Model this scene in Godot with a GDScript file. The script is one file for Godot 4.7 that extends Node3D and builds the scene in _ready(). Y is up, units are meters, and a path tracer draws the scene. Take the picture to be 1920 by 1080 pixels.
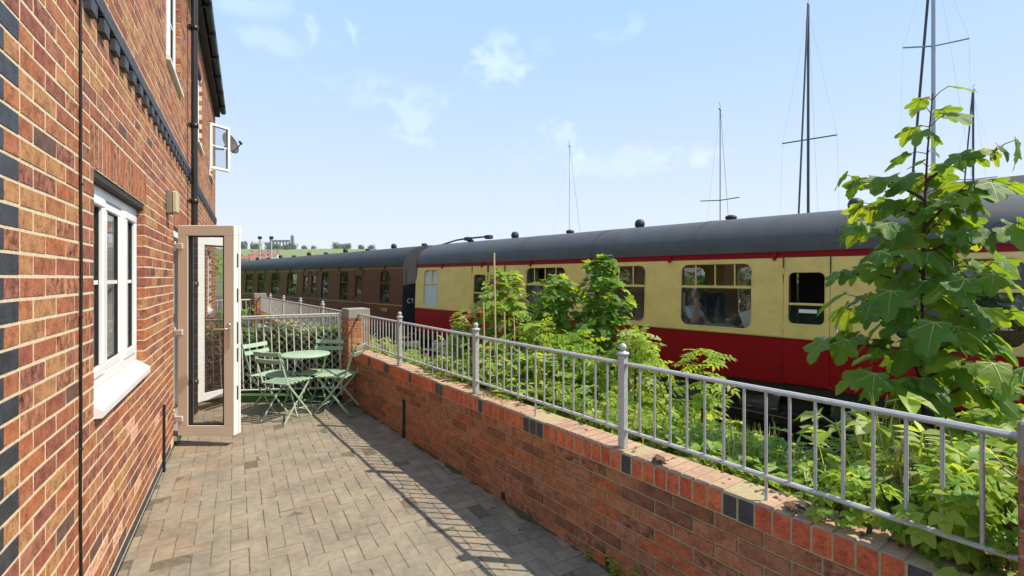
extends Node3D

# ---------------------------------------------------------------- helpers
var rng := RandomNumberGenerator.new()
var used := {}
var M := {}
const RB := 1.05          # rail level below the patio
const WALL_DIR := Vector3(0.1277, 0, 0.9918)     # along the garden wall, towards the near end
const WALL_IN := Vector3(-0.9918, 0, 0.1277)     # from the wall towards the patio
const WALL_O := Vector3(2.539, 0, -2.113)        # foot of the third railing post
const TRAIN_X := Vector3(0.2617, 0, 0.9652)      # along the train, towards the near end
const TRAIN_N := Vector3(-0.9652, 0, 0.2617)     # from the train side towards the patio
const TRAIN_O := Vector3(8.56, 0, -2.145)        # on the coach side
const EYE := Vector3(0.645, 1.68, 0)
const YAW := -0.50370

func wl(t, q, y = 0.0):      # garden wall coordinates: t along, q away from the patio
	return WALL_O + WALL_DIR * t - WALL_IN * q + Vector3(0, y, 0)

func numbered(parent, called):
	var key = str(parent.get_instance_id()) + called
	var n = used.get(key, 0)
	used[key] = n + 1
	return called if n == 0 else "%s_%03d" % [called, n]

func tag(o, label, category, group = ""):
	o.set_meta("label", label)
	o.set_meta("category", category)
	if group != "": o.set_meta("group", group)
	return o

func thing(called, label, category, at = Vector3.ZERO, turn = 0.0, group = ""):
	var o = Node3D.new()
	o.name = numbered(self, called)
	add_child(o)
	o.position = at
	o.rotation.y = turn
	return tag(o, label, category, group)

func part_node(called, parent, xf = Transform3D.IDENTITY):
	var o = Node3D.new()
	o.name = numbered(parent, called)
	parent.add_child(o)
	o.transform = xf
	return o

func put(called, mesh, mat, parent, xf = Transform3D.IDENTITY):
	var o = MeshInstance3D.new()
	o.name = numbered(parent, called)
	o.mesh = mesh
	if mat != null: o.material_override = mat
	parent.add_child(o)
	o.transform = xf
	return o

func stuff(o):
	o.set_meta("kind", "stuff")
	return o

func structure(o):
	o.set_meta("kind", "structure")
	return o

func dup(root, at, turn, label, group = ""):
	var r = root.duplicate()
	r.name = numbered(self, str(root.name).rstrip("0123456789_"))
	add_child(r)
	r.position = at
	r.rotation.y = turn
	r.set_meta("label", label)
	if group != "": r.set_meta("group", group)
	return r

func begin():
	var st = SurfaceTool.new()
	st.begin(Mesh.PRIMITIVE_TRIANGLES)
	return st

func finish(st):
	st.generate_normals()
	return st.commit()

func tri(st, a, b, c):        # counter-clockwise seen from outside
	st.add_vertex(a); st.add_vertex(c); st.add_vertex(b)

func quad(st, a, b, c, d):
	tri(st, a, b, c)
	tri(st, a, c, d)

func frame3(x, y, z, o):
	return Transform3D(Basis(x, y, z), o)

# a box with chamfered edges, in its own frame
func box(st, c, s, xf = Transform3D.IDENTITY, b = 0.0):
	st.set_smooth_group(-1)
	var h = s * 0.5
	if b <= 0.0:
		var p = []
		for i in 8:
			p.append(xf * (c + Vector3(h.x if i & 1 else -h.x, h.y if i & 2 else -h.y, h.z if i & 4 else -h.z)))
		quad(st, p[4], p[5], p[7], p[6]); quad(st, p[1], p[0], p[2], p[3])
		quad(st, p[5], p[1], p[3], p[7]); quad(st, p[0], p[4], p[6], p[2])
		quad(st, p[6], p[7], p[3], p[2]); quad(st, p[0], p[1], p[5], p[4])
		return
	b = min(b, min(h.x, min(h.y, h.z)) * 0.9)
	var A = func(sx, sy, sz, ax):   # corner vertex lying on the face of axis ax
		var v = Vector3(sx * (h.x - b), sy * (h.y - b), sz * (h.z - b))
		v[ax] += b * [sx, sy, sz][ax]
		return xf * (c + v)
	for ax in 3:
		var u = (ax + 1) % 3
		var w = (ax + 2) % 3
		for s1 in [-1, 1]:
			var q = []
			for k in [[-1, -1], [1, -1], [1, 1], [-1, 1]]:
				var sg = [0, 0, 0]
				sg[ax] = s1; sg[u] = k[0]; sg[w] = k[1]
				q.append(A.call(sg[0], sg[1], sg[2], ax))
			if s1 > 0: quad(st, q[0], q[1], q[2], q[3])
			else: quad(st, q[3], q[2], q[1], q[0])
		# edges parallel to ax
		for k in [[-1, -1], [1, -1], [1, 1], [-1, 1]]:
			var e = []
			for s1 in [-1, 1]:
				var sg = [0, 0, 0]
				sg[ax] = s1; sg[u] = k[0]; sg[w] = k[1]
				e.append(A.call(sg[0], sg[1], sg[2], u))
				e.append(A.call(sg[0], sg[1], sg[2], w))
			if k[0] * k[1] > 0: quad(st, e[0], e[1], e[3], e[2])
			else: quad(st, e[0], e[2], e[3], e[1])
	for i in 8:
		var sx = 1 if i & 1 else -1
		var sy = 1 if i & 2 else -1
		var sz = 1 if i & 4 else -1
		var a = A.call(sx, sy, sz, 0)
		var bb = A.call(sx, sy, sz, 1)
		var cc = A.call(sx, sy, sz, 2)
		if sx * sy * sz > 0: tri(st, a, bb, cc)
		else: tri(st, a, cc, bb)

func box_mesh(s, b = 0.0, c = Vector3.ZERO):
	var st = begin()
	box(st, c, s, Transform3D.IDENTITY, b)
	return finish(st)

# a round bar through points; radii may differ per point
func tube(st, pts, r, n = 8, closed_ends = true):
	st.set_smooth_group(1)
	var rings = []
	var up = Vector3.UP
	for i in pts.size():
		var d = (pts[min(i + 1, pts.size() - 1)] - pts[max(i - 1, 0)]).normalized()
		var s = d.cross(up if abs(d.dot(up)) < 0.95 else Vector3.RIGHT).normalized()
		var t = s.cross(d)
		var rr = r[i] if r is Array else r
		var ring = []
		for k in n:
			var a = TAU * k / n
			ring.append(pts[i] + (s * cos(a) + t * sin(a)) * rr)
		rings.append(ring)
	for i in pts.size() - 1:
		for k in n:
			var k2 = (k + 1) % n
			quad(st, rings[i][k], rings[i + 1][k], rings[i + 1][k2], rings[i][k2])
	if closed_ends:
		st.set_smooth_group(2)
		var last = rings.size() - 1
		for k in n:
			tri(st, pts[0], rings[0][k], rings[0][(k + 1) % n])
			tri(st, pts[last], rings[last][(k + 1) % n], rings[last][k])

func tube_mesh(pts, r, n = 8):
	var st = begin()
	tube(st, pts, r, n)
	return finish(st)

# a turned shape about the y axis: profile of Vector2(radius, height), from below upwards
func lathe(st, prof, n = 12, xf = Transform3D.IDENTITY):
	st.set_smooth_group(1)
	for i in prof.size() - 1:
		for k in n:
			var a = TAU * k / n
			var b = TAU * (k + 1) / n
			var p = func(v, an): return xf * Vector3(v.x * cos(an), v.y, -v.x * sin(an))
			quad(st, p.call(prof[i], a), p.call(prof[i], b), p.call(prof[i + 1], b), p.call(prof[i + 1], a))

# flat bar between two points, width across w_dir
func bar(st, a, b, w, th, w_dir, bev = 0.0):
	var d = (b - a)
	var x = d.normalized()
	var z = (w_dir - x * w_dir.dot(x)).normalized()
	var y = z.cross(x)
	box(st, Vector3(d.length() / 2, 0, 0), Vector3(d.length(), th, w), frame3(x, y, z, a), bev)

func bar_mesh(a, b, w, th, w_dir, bev = 0.0):
	var st = begin()
	bar(st, a, b, w, th, w_dir, bev)
	return finish(st)

# four-sided frame of bars in the xy plane
func frame_bars(st, x0, x1, y0, y1, w, z0, z1, b = 0.003):
	var zc = (z0 + z1) / 2
	var d = z1 - z0
	box(st, Vector3((x0 + x1) / 2, y0 + w / 2, zc), Vector3(x1 - x0, w, d), Transform3D.IDENTITY, b)
	box(st, Vector3((x0 + x1) / 2, y1 - w / 2, zc), Vector3(x1 - x0, w, d), Transform3D.IDENTITY, b)
	box(st, Vector3(x0 + w / 2, (y0 + y1) / 2, zc), Vector3(w, y1 - y0 - 2 * w, d), Transform3D.IDENTITY, b)
	box(st, Vector3(x1 - w / 2, (y0 + y1) / 2, zc), Vector3(w, y1 - y0 - 2 * w, d), Transform3D.IDENTITY, b)

func prism(st, poly, d0, d1, xf = Transform3D.IDENTITY):   # polygon in xy (counter-clockwise), from z d0 to d1
	st.set_smooth_group(-1)
	var idx = Geometry2D.triangulate_polygon(PackedVector2Array(poly))
	for i in range(0, idx.size(), 3):
		var a = poly[idx[i]]; var b = poly[idx[i + 1]]; var c = poly[idx[i + 2]]
		if (b - a).cross(c - a) < 0:
			var t = b; b = c; c = t
		tri(st, xf * Vector3(a.x, a.y, d1), xf * Vector3(b.x, b.y, d1), xf * Vector3(c.x, c.y, d1))
		tri(st, xf * Vector3(a.x, a.y, d0), xf * Vector3(c.x, c.y, d0), xf * Vector3(b.x, b.y, d0))
	for i in poly.size():
		var a = poly[i]; var b = poly[(i + 1) % poly.size()]
		quad(st, xf * Vector3(a.x, a.y, d0), xf * Vector3(b.x, b.y, d0), xf * Vector3(b.x, b.y, d1), xf * Vector3(a.x, a.y, d1))

# ---------------------------------------------------------------- materials
func lin(r, g, b, a = 1.0):
	var c = Color(r, g, b).linear_to_srgb()
	c.a = a
	return c

func mat(key, col, rough = 0.8, metal = 0.0, tex = null, scale = 1.0, relief = 0.0):
	var m = StandardMaterial3D.new()
	m.resource_name = key
	m.albedo_color = col
	m.roughness = rough
	m.metallic = metal
	if tex != null:
		m.albedo_texture = tex
		m.uv1_triplanar = true
		m.uv1_world_triplanar = true
		m.uv1_scale = Vector3.ONE * scale
		if relief != 0.0:
			m.heightmap_enabled = true
			m.heightmap_texture = tex
			m.heightmap_scale = relief
	M[key] = m
	return m

func noise(sd, freq, oct = 4, type = FastNoiseLite.TYPE_SIMPLEX_SMOOTH):
	var n = FastNoiseLite.new()
	n.seed = sd
	n.frequency = freq
	n.noise_type = type
	n.fractal_octaves = oct
	return n

# a seamless grey texture: base plus noises [seed, frequency, strength], specks [count, size, value]
func grey_tex(size, base, layers, specks, sd, tint = Vector3.ZERO):
	var r = RandomNumberGenerator.new()
	r.seed = sd
	var ims = []
	for l in layers:
		ims.append(noise(l[0], l[1], l[3] if l.size() > 3 else 3).get_seamless_image(size, size))
	var im = Image.create(size, size, false, Image.FORMAT_RGB8)   # multiplies the colour in linear light
	for y in size:
		for x in size:
			var v = base
			for i in ims.size():
				v += (ims[i].get_pixel(x, y).r - 0.5) * layers[i][2]
			var w = (ims[0].get_pixel(x, y).r - 0.5)
			im.set_pixel(x, y, Color(clampf(v + w * tint.x, 0, 1), clampf(v + w * tint.y, 0, 1), clampf(v + w * tint.z, 0, 1)).linear_to_srgb())
	for s in specks:
		for i in s[0]:
			var cx = r.randi_range(0, size - 1)
			var cy = r.randi_range(0, size - 1)
			var rad = s[1] * r.randf_range(0.4, 1.3)
			var e = r.randf_range(0.5, 1.0)
			for dy in range(-int(rad) - 1, int(rad) + 2):
				for dx in range(-int(rad) - 1, int(rad) + 2):
					var d = sqrt(dx * dx + dy * dy / (e * e))
					if d <= rad * r.randf_range(0.7, 1.1):
						var px = posmod(cx + dx, size)
						var py = posmod(cy + dy, size)
						im.set_pixel(px, py, im.get_pixel(px, py).lerp(Color(s[2], s[2], s[2]), 0.75))
	return ImageTexture.create_from_image(im)

var HOUSE_BRICKS := []
var WALL_BRICKS := []
var COPING := []
var PAVERS := []
var LEAVES := []
var YOUNG := []

func materials():
	var t_brick = grey_tex(512, 0.78, [[11, 0.016, 0.5], [12, 0.06, 0.5], [13, 0.20, 0.5]], [[700, 2.0, 0.35], [140, 2.4, 1.0]], 5, Vector3(0.02, 0.22, 0.10))
	var t_patch = grey_tex(512, 0.66, [[21, 0.030, 1.1], [22, 0.09, 0.5], [13, 0.22, 0.45]], [[400, 2.2, 0.35]], 6, Vector3(-0.1, 0.1, 0.35))
	var t_lime = grey_tex(512, 0.85, [[31, 0.03, 1.2], [32, 0.12, 0.4]], [], 7, Vector3(0, 0.25, 0.45))
	var t_mortar = grey_tex(256, 0.82, [[41, 0.05, 0.3], [42, 0.3, 0.3]], [[80, 1.5, 0.5]], 8)
	var t_paver = grey_tex(1024, 0.78, [[51, 0.004, 0.34], [52, 0.02, 0.26], [53, 0.35, 0.42]], [[2600, 1.5, 0.5], [1100, 1.5, 1.0], [60, 6.0, 1.0], [10, 11.0, 0.95]], 9, Vector3(0.02, 0, -0.05))
	var t_paint = grey_tex(512, 0.9, [[61, 0.008, 0.22], [62, 0.03, 0.14], [63, 0.2, 0.06]], [[90, 1.5, 0.6]], 10)
	var t_roof = grey_tex(512, 0.8, [[71, 0.01, 0.35], [72, 0.08, 0.15]], [[90, 3.0, 1.0], [120, 2.5, 0.5]], 11)
	var t_soil = grey_tex(256, 0.7, [[81, 0.03, 0.5], [82, 0.2, 0.4]], [[200, 2, 0.3]], 12)
	var t_zinc = grey_tex(256, 0.82, [[91, 0.03, 0.25], [92, 0.2, 0.2]], [[60, 2.0, 0.6]], 13)
	var t_hill = grey_tex(512, 0.7, [[95, 0.02, 0.6], [96, 0.1, 0.3]], [], 14)
	var hb = [[0.37, 0.125, 0.055], [0.32, 0.098, 0.048], [0.40, 0.150, 0.060], [0.27, 0.088, 0.050], [0.43, 0.205, 0.080], [0.35, 0.138, 0.075], [0.41, 0.135, 0.048]]
	for i in hb.size():
		HOUSE_BRICKS.append(mat("house_brick_%d" % i, lin(hb[i][0] * 1.2, hb[i][1] * 1.2, hb[i][2] * 1.2), 0.85, 0, t_brick, 1.3, 0.25))
	for c in [[0.35, 0.135, 0.065], [0.40, 0.16, 0.075], [0.31, 0.11, 0.07]]:
		HOUSE_BRICKS.append(mat("patched_brick", lin(c[0] * 1.3, c[1] * 1.3, c[2] * 1.3), 0.85, 0, t_patch, 1.1, 0.2))
	HOUSE_BRICKS.append(mat("dark_brick", lin(0.17, 0.085, 0.06), 0.8, 0, t_brick, 1.3, 0.25))
	HOUSE_BRICKS.append(mat("limed_brick", lin(0.75, 0.40, 0.25), 0.9, 0, t_lime, 1.7, 0.1))
	for c in [[0.32, 0.115, 0.050], [0.27, 0.105, 0.050], [0.35, 0.140, 0.070], [0.20, 0.080, 0.042], [0.29, 0.125, 0.062], [0.37, 0.110, 0.042], [0.31, 0.135, 0.075], [0.34, 0.13, 0.06]]:
		WALL_BRICKS.append(mat("wall_brick", lin(c[0] * 1.25, c[1] * 1.25, c[2] * 1.25), 0.85, 0, t_brick, 1.3, 0.3))
	WALL_BRICKS.append(mat("wall_brick_patched", lin(0.38, 0.155, 0.09), 0.85, 0, t_patch, 1.1, 0.25))
	for c in [[0.55, 0.125, 0.05], [0.50, 0.105, 0.042], [0.60, 0.15, 0.06]]:
		COPING.append(mat("coping_orange", lin(c[0] * 1.15, c[1] * 1.15, c[2] * 1.15), 0.8, 0, t_brick, 1.3, 0.15))
	mat("weathered_top", lin(0.52, 0.33, 0.225), 0.95, 0, t_paver, 1.3, 0.25)
	mat("blue_brick", lin(0.050, 0.055, 0.066), 0.55, 0, t_brick, 1.3, 0.12)
	mat("mortar", lin(0.80, 0.67, 0.45), 0.95, 0, t_mortar, 3.0, 0.2)
	mat("wall_mortar", lin(0.46, 0.37, 0.21), 0.95, 0, t_mortar, 3.0, 0.25)
	for c in [[0.310, 0.262, 0.190], [0.302, 0.256, 0.188], [0.318, 0.266, 0.192], [0.310, 0.254, 0.184], [0.295, 0.256, 0.188]]:
		PAVERS.append(mat("paver", lin(c[0], c[1], c[2]), 0.9, 0, t_paver, 0.7, 0.25))
	PAVERS.append(mat("paver_warm", lin(0.31, 0.238, 0.165), 0.9, 0, t_paver, 0.7, 0.25))
	PAVERS.append(mat("paver_mossy", lin(0.25, 0.225, 0.155), 0.95, 0, t_paver, 0.7, 0.3))
	mat("joint_sand", lin(0.19, 0.155, 0.105), 0.95, 0, t_soil, 3.0, 0.2)
	mat("white_plastic", lin(0.80, 0.80, 0.78), 0.3)
	mat("door_plastic", lin(0.68, 0.60, 0.48), 0.4)
	mat("gasket", lin(0.015, 0.015, 0.015), 0.5)
	mat("black_plastic", lin(0.016, 0.016, 0.018), 0.4)
	mat("cable", lin(0.012, 0.012, 0.012), 0.5)
	mat("chrome", lin(0.62, 0.60, 0.55), 0.3, 0.9)
	mat("hinge", lin(0.62, 0.57, 0.50), 0.45, 0.2)
	mat("lamp_beige", lin(0.50, 0.42, 0.26), 0.45)
	mat("lamp_grey", lin(0.20, 0.18, 0.14), 0.5)
	mat("plaster", lin(0.55, 0.52, 0.46), 0.9)
	mat("room_floor", lin(0.22, 0.15, 0.09), 0.7)
	mat("slate", lin(0.075, 0.075, 0.085), 0.7, 0, t_roof, 0.7, 0.2)
	mat("timber_dark", lin(0.03, 0.025, 0.022), 0.7)
	mat("galvanised", lin(0.55, 0.55, 0.55), 0.45, 0.2, t_zinc, 4.0)
	mat("fence_paint", lin(0.80, 0.80, 0.77), 0.45, 0.0, t_zinc, 4.0)
	mat("lath", lin(0.62, 0.58, 0.50), 0.8, 0, t_mortar, 3.0)
	mat("sage", lin(0.38, 0.52, 0.365), 0.42, 0.0, t_paint, 3.0)
	mat("concrete", lin(0.34, 0.32, 0.27), 0.9, 0, t_paver, 0.7, 0.2)
	mat("cream", lin(0.88, 0.615, 0.20), 0.3, 0, t_paint, 0.45, 0.05)
	mat("crimson", lin(0.33, 0.003, 0.010), 0.3, 0, t_paint, 0.45, 0.05)
	M.crimson.metallic_specular = 0.28
	mat("maroon", lin(0.15, 0.034, 0.016), 0.28, 0, t_paint, 0.45, 0.05)
	M.maroon.metallic_specular = 0.36
	mat("gold_line", lin(0.55, 0.36, 0.10), 0.4)
	mat("black_line", lin(0.012, 0.01, 0.01), 0.4)
	mat("coach_roof", lin(0.085, 0.080, 0.076), 0.5, 0, t_roof, 0.4)
	mat("coach_roof_dark", lin(0.048, 0.044, 0.04), 0.6, 0, t_roof, 0.4)
	mat("underframe", lin(0.018, 0.016, 0.015), 0.6, 0, t_soil, 1.0)
	mat("box_green", lin(0.055, 0.065, 0.05), 0.6)
	mat("gangway", lin(0.03, 0.03, 0.032), 0.6)
	mat("end_black", lin(0.05, 0.05, 0.055), 0.55, 0, t_roof, 0.5)
	mat("steel_rail", lin(0.22, 0.17, 0.14), 0.4, 0.6)
	mat("red_paint", lin(0.6, 0.02, 0.015), 0.4)
	mat("inside_wood", lin(0.14, 0.075, 0.045), 0.5)
	mat("inside_dark", lin(0.07, 0.04, 0.035), 0.8)
	mat("inside_ceiling", lin(0.5, 0.47, 0.4), 0.8)
	mat("seat_blue", lin(0.10, 0.36, 0.62), 0.8)
	mat("seat_dark", lin(0.03, 0.05, 0.07), 0.9)
	mat("table_top", lin(0.52, 0.48, 0.38), 0.4)
	mat("paper", lin(0.78, 0.77, 0.74), 0.8)
	mat("print_red", lin(0.45, 0.06, 0.05), 0.7)
	mat("letter_white", lin(0.78, 0.78, 0.76), 0.5)
	mat("letter_gold", lin(0.70, 0.45, 0.16), 0.4)
	mat("frosted", lin(0.55, 0.60, 0.62), 0.55)
	mat("skin", lin(0.50, 0.27, 0.18), 0.55)
	M.skin.subsurf_scatter_enabled = true
	M.skin.subsurf_scatter_strength = 0.1
	mat("shirt_white", lin(0.72, 0.74, 0.78), 0.9)
	mat("jacket_navy", lin(0.03, 0.032, 0.05), 0.9)
	mat("trousers", lin(0.06, 0.06, 0.07), 0.9)
	mat("hair_grey", lin(0.34, 0.28, 0.20), 0.7)
	mat("hair_brown", lin(0.10, 0.06, 0.035), 0.7)
	mat("eye_dark", lin(0.02, 0.015, 0.012), 0.2)
	mat("lips", lin(0.38, 0.13, 0.11), 0.5)
	mat("soil", lin(0.085, 0.06, 0.035), 0.95, 0, t_soil, 1.0, 0.5)
	mat("ballast", lin(0.055, 0.048, 0.042), 0.95, 0, t_paver, 0.5, 1.0)
	mat("ground", lin(0.13, 0.125, 0.10), 0.95, 0, t_hill, 0.02)
	mat("water", lin(0.05, 0.07, 0.08), 0.08)
	mat("hill_grass", lin(0.24, 0.29, 0.075), 0.95, 0, t_hill, 0.012)
	mat("turf", lin(0.045, 0.14, 0.025), 0.9, 0, t_soil, 4.0, 0.4)
	mat("moss", lin(0.07, 0.085, 0.03), 0.95, 0, t_soil, 5.0, 0.4)
	mat("net_curtain", lin(0.72, 0.71, 0.68), 0.95)
	mat("bark", lin(0.09, 0.06, 0.035), 0.85, 0, t_soil, 6.0, 0.3)
	mat("green_stem", lin(0.16, 0.17, 0.05), 0.6)
	mat("red_stem", lin(0.22, 0.06, 0.035), 0.6)
	mat("cane", lin(0.50, 0.38, 0.22), 0.7)
	mat("dead_leaf", lin(0.12, 0.06, 0.035), 0.8)
	mat("ruin_stone", lin(0.22, 0.20, 0.17), 0.9)
	mat("house_stone", lin(0.34, 0.29, 0.23), 0.9)
	mat("red_tile", lin(0.36, 0.13, 0.07), 0.9)
	mat("dark_tile", lin(0.06, 0.055, 0.055), 0.8)
	mat("far_window", lin(0.03, 0.035, 0.04), 0.2)
	mat("render_white", lin(0.70, 0.68, 0.63), 0.8)
	mat("mast", lin(0.06, 0.062, 0.07), 0.45, 0.3)
	mat("mast_silver", lin(0.34, 0.35, 0.37), 0.35, 0.5)
	mat("hull", lin(0.75, 0.75, 0.73), 0.3)
	mat("dish", lin(0.07, 0.055, 0.045), 0.5)
	mat("signal_post", lin(0.42, 0.42, 0.38), 0.6)
	# foliage: [albedo, light passing through]
	for c in [[0.060, 0.135, 0.022, 0.30, 0.44, 0.02], [0.048, 0.115, 0.022, 0.24, 0.38, 0.02], [0.078, 0.155, 0.024, 0.38, 0.50, 0.02], [0.11, 0.185, 0.022, 0.52, 0.58, 0.03]]:
		LEAVES.append(leaf_mat("leaf", c, 0.55))
	for c in [[0.175, 0.285, 0.042, 0.58, 0.70, 0.05], [0.235, 0.325, 0.05, 0.66, 0.74, 0.06], [0.125, 0.245, 0.04, 0.46, 0.62, 0.04], [0.32, 0.37, 0.15, 0.66, 0.72, 0.18], [0.075, 0.16, 0.03, 0.30, 0.46, 0.03]]:
		YOUNG.append(leaf_mat("young_leaf", c, 0.42))
	mat("leaf_vein", lin(0.26, 0.32, 0.10), 0.6)
	leaf_mat("bronze_leaf", [0.22, 0.10, 0.04, 0.70, 0.36, 0.10], 0.4)
	leaf_mat("pale_leaf", [0.42, 0.46, 0.36, 0.5, 0.55, 0.35], 0.5)
	leaf_mat("hedge_leaf", [0.035, 0.075, 0.02, 0.26, 0.42, 0.05], 0.4)
	leaf_mat("hedge_leaf_light", [0.09, 0.15, 0.03, 0.5, 0.6, 0.06], 0.45)
	leaf_mat("far_tree", [0.035, 0.06, 0.022, 0.2, 0.3, 0.05], 0.7)
	glass("window_glass", 0.10)
	glass("coach_glass", 0.30)
	glass("clear_coach_glass", 0.08)
	glass("dusty_glass", 0.5)

func leaf_mat(key, c, rough):
	var m = mat(key, lin(c[0], c[1], c[2]), rough)
	m.backlight_enabled = true
	m.backlight = lin(c[3], c[4], c[5])
	m.metallic_specular = 0.28
	return m

func glass(key, a):
	var m = mat(key, lin(0.03, 0.035, 0.035, a), 0.02)
	m.transparency = BaseMaterial3D.TRANSPARENCY_ALPHA
	return m

# ---------------------------------------------------------------- the sky's cover of small clouds
func cloud_cover():
	var w = 2048
	var h = 1024
	var im = Image.create(w, h, false, Image.FORMAT_RGBA8)
	im.fill(Color(1, 1, 1, 0))
	var n1 = noise(3, 0.018, 5)
	var n2 = noise(4, 0.05, 4)
	# azimuth (degrees right of -z), height, half-width, half-height, strength: a scatter of small fair-weather clouds round the whole sky
	var list = [[8.0, 26.0, 3.0, 1.6, 0.9], [27.2, 23.8, 3.2, 2.4, 0.8], [20.0, 18.0, 6.0, 2.6, 0.45], [9.0, 20.5, 4.5, 1.8, 0.35], [35.0, 16.0, 3.2, 2.0, 0.45], [49.0, 13.5, 3.0, 1.2, 0.55], [-3.0, 27.5, 5.0, 1.6, 0.45],
		[41.0, 27.0, 2.4, 1.2, 0.35], [38.0, 13.5, 7.0, 1.8, 0.3], [3.0, 24.0, 3.0, 1.0, 0.4], [33.0, 26.0, 2.0, 1.0, 0.3], [-30.0, 22.0, 8.0, 3.0, 0.6]]
	var r = RandomNumberGenerator.new()
	r.seed = 77
	for i in 26:
		list.append([r.randf_range(75.0, 310.0), r.randf_range(12.0, 55.0), r.randf_range(2.5, 8.0), r.randf_range(1.2, 3.2), r.randf_range(0.3, 0.8)])
	for c in list:
		var cx = fposmod(c[0] / 360.0, 1.0) * w
		var cy = (90.0 - c[1]) / 180.0 * h
		var rx = c[2] / 360.0 * w / cos(deg_to_rad(c[1])) * 1.7
		var ry = c[3] / 180.0 * h * 1.7
		for y in range(int(cy - ry), int(cy + ry)):
			if y < 0 or y >= h / 2: continue
			for x0 in range(int(cx - rx), int(cx + rx)):
				var x = posmod(x0, w)
				var d = Vector2((x0 - cx) / rx, (y - cy) / ry).length()
				var wx = x0 + n2.get_noise_2d(x0 * 0.4, y * 0.4 + 300.0) * 22.0
				var wy = y + n2.get_noise_2d(x0 * 0.4 + 500.0, y * 0.4) * 12.0
				var v = clampf(1.0 - d * d, 0, 1) * 0.72 + n1.get_noise_2d(wx * 0.9, wy * 1.7) * 1.05 + n2.get_noise_2d(wx, wy * 1.5) * 0.5 - 0.30
				v = smoothstep(0.0, 0.75, v) * clampf((1.0 - d) * 2.5, 0, 1) * c[4]
				if v > 0.003:
					var o = im.get_pixel(x, y).a
					im.set_pixel(x, y, Color(1, 0.97, 0.95, clampf(o + v * (1 - o), 0, 1)))
	return ImageTexture.create_from_image(im)

func in_view(p, margin = 0.06):
	var d = (p - EYE).rotated(Vector3.UP, -YAW)
	if d.z > -0.2: return false
	var u = d.x / -d.z * 900.0 / 960.0
	var v = (d.y / -d.z * 900.0 + 19.0) / 540.0
	return abs(u) < 1.0 + margin and abs(v) < 1.0 + margin

func _ready():
	rng.seed = 20240611
	# camera: level, 31 mm below a metre seventy, lens shifted a touch downwards
	var cam = Camera3D.new()
	cam.name = "camera"
	cam.position = EYE
	cam.rotation = Vector3(0, YAW, 0)
	cam.set_frustum(1.2 * 0.05, Vector2(0, -19.0 / 900.0 * 0.05), 0.05, 4000.0)
	cam.current = true
	add_child(cam)
	var env = Environment.new()
	env.background_mode = Environment.BG_SKY
	var sky = Sky.new()
	var sm = ProceduralSkyMaterial.new()
	sm.sky_top_color = Color8(158, 200, 246)
	sm.sky_horizon_color = Color8(237, 243, 250)
	sm.sky_curve = 0.22
	sm.sky_energy_multiplier = 0.95
	sm.ground_bottom_color = Color8(120, 118, 110)
	sm.ground_horizon_color = Color8(200, 205, 205)
	sm.sun_angle_max = 25.0
	sm.sky_cover = cloud_cover()
	sm.sky_cover_modulate = Color(1, 1, 1, 0.22)
	sky.sky_material = sm
	env.sky = sky
	env.tonemap_mode = Environment.TONE_MAPPER_LINEAR
	env.tonemap_exposure = 1.28
	env.sdfgi_enabled = true
	env.ssao_enabled = true
	env.ssil_enabled = true
	env.fog_enabled = true
	env.fog_density = 0.00022
	env.fog_light_color = Color8(214, 228, 240)
	var we = WorldEnvironment.new()
	we.name = "surroundings"
	we.environment = env
	add_child(we)
	var sun = DirectionalLight3D.new()
	sun.name = "sun"
	sun.light_energy = 1.6
	sun.light_color = Color(1.0, 0.955, 0.88)
	sun.light_angular_distance = 0.5
	sun.shadow_enabled = true
	add_child(sun)
	sun.look_at_from_position(Vector3.ZERO, Vector3(-0.765, -1.27, -0.559), Vector3.UP)
	materials()
	build_setting()
	build_patio()
	build_house()
	build_garden_wall()
	build_railing()
	build_end_fence()
	build_train()
	build_furniture()
	build_plants()
	build_background()

# ---------------------------------------------------------------- setting
func train_gap(p):      # distance from the coach side, towards the patio
	return (p - TRAIN_O).dot(TRAIN_N)

func bank_height(t, q):
	var p = wl(t, q)
	var u = max(train_gap(p) - 1.2, 0.01)
	var f = smoothstep(0.0, 1.0, clampf((q - 0.1) / (q - 0.1 + u), 0, 1))
	return lerpf(0.50, -1.12, pow(f, 0.8))

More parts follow.
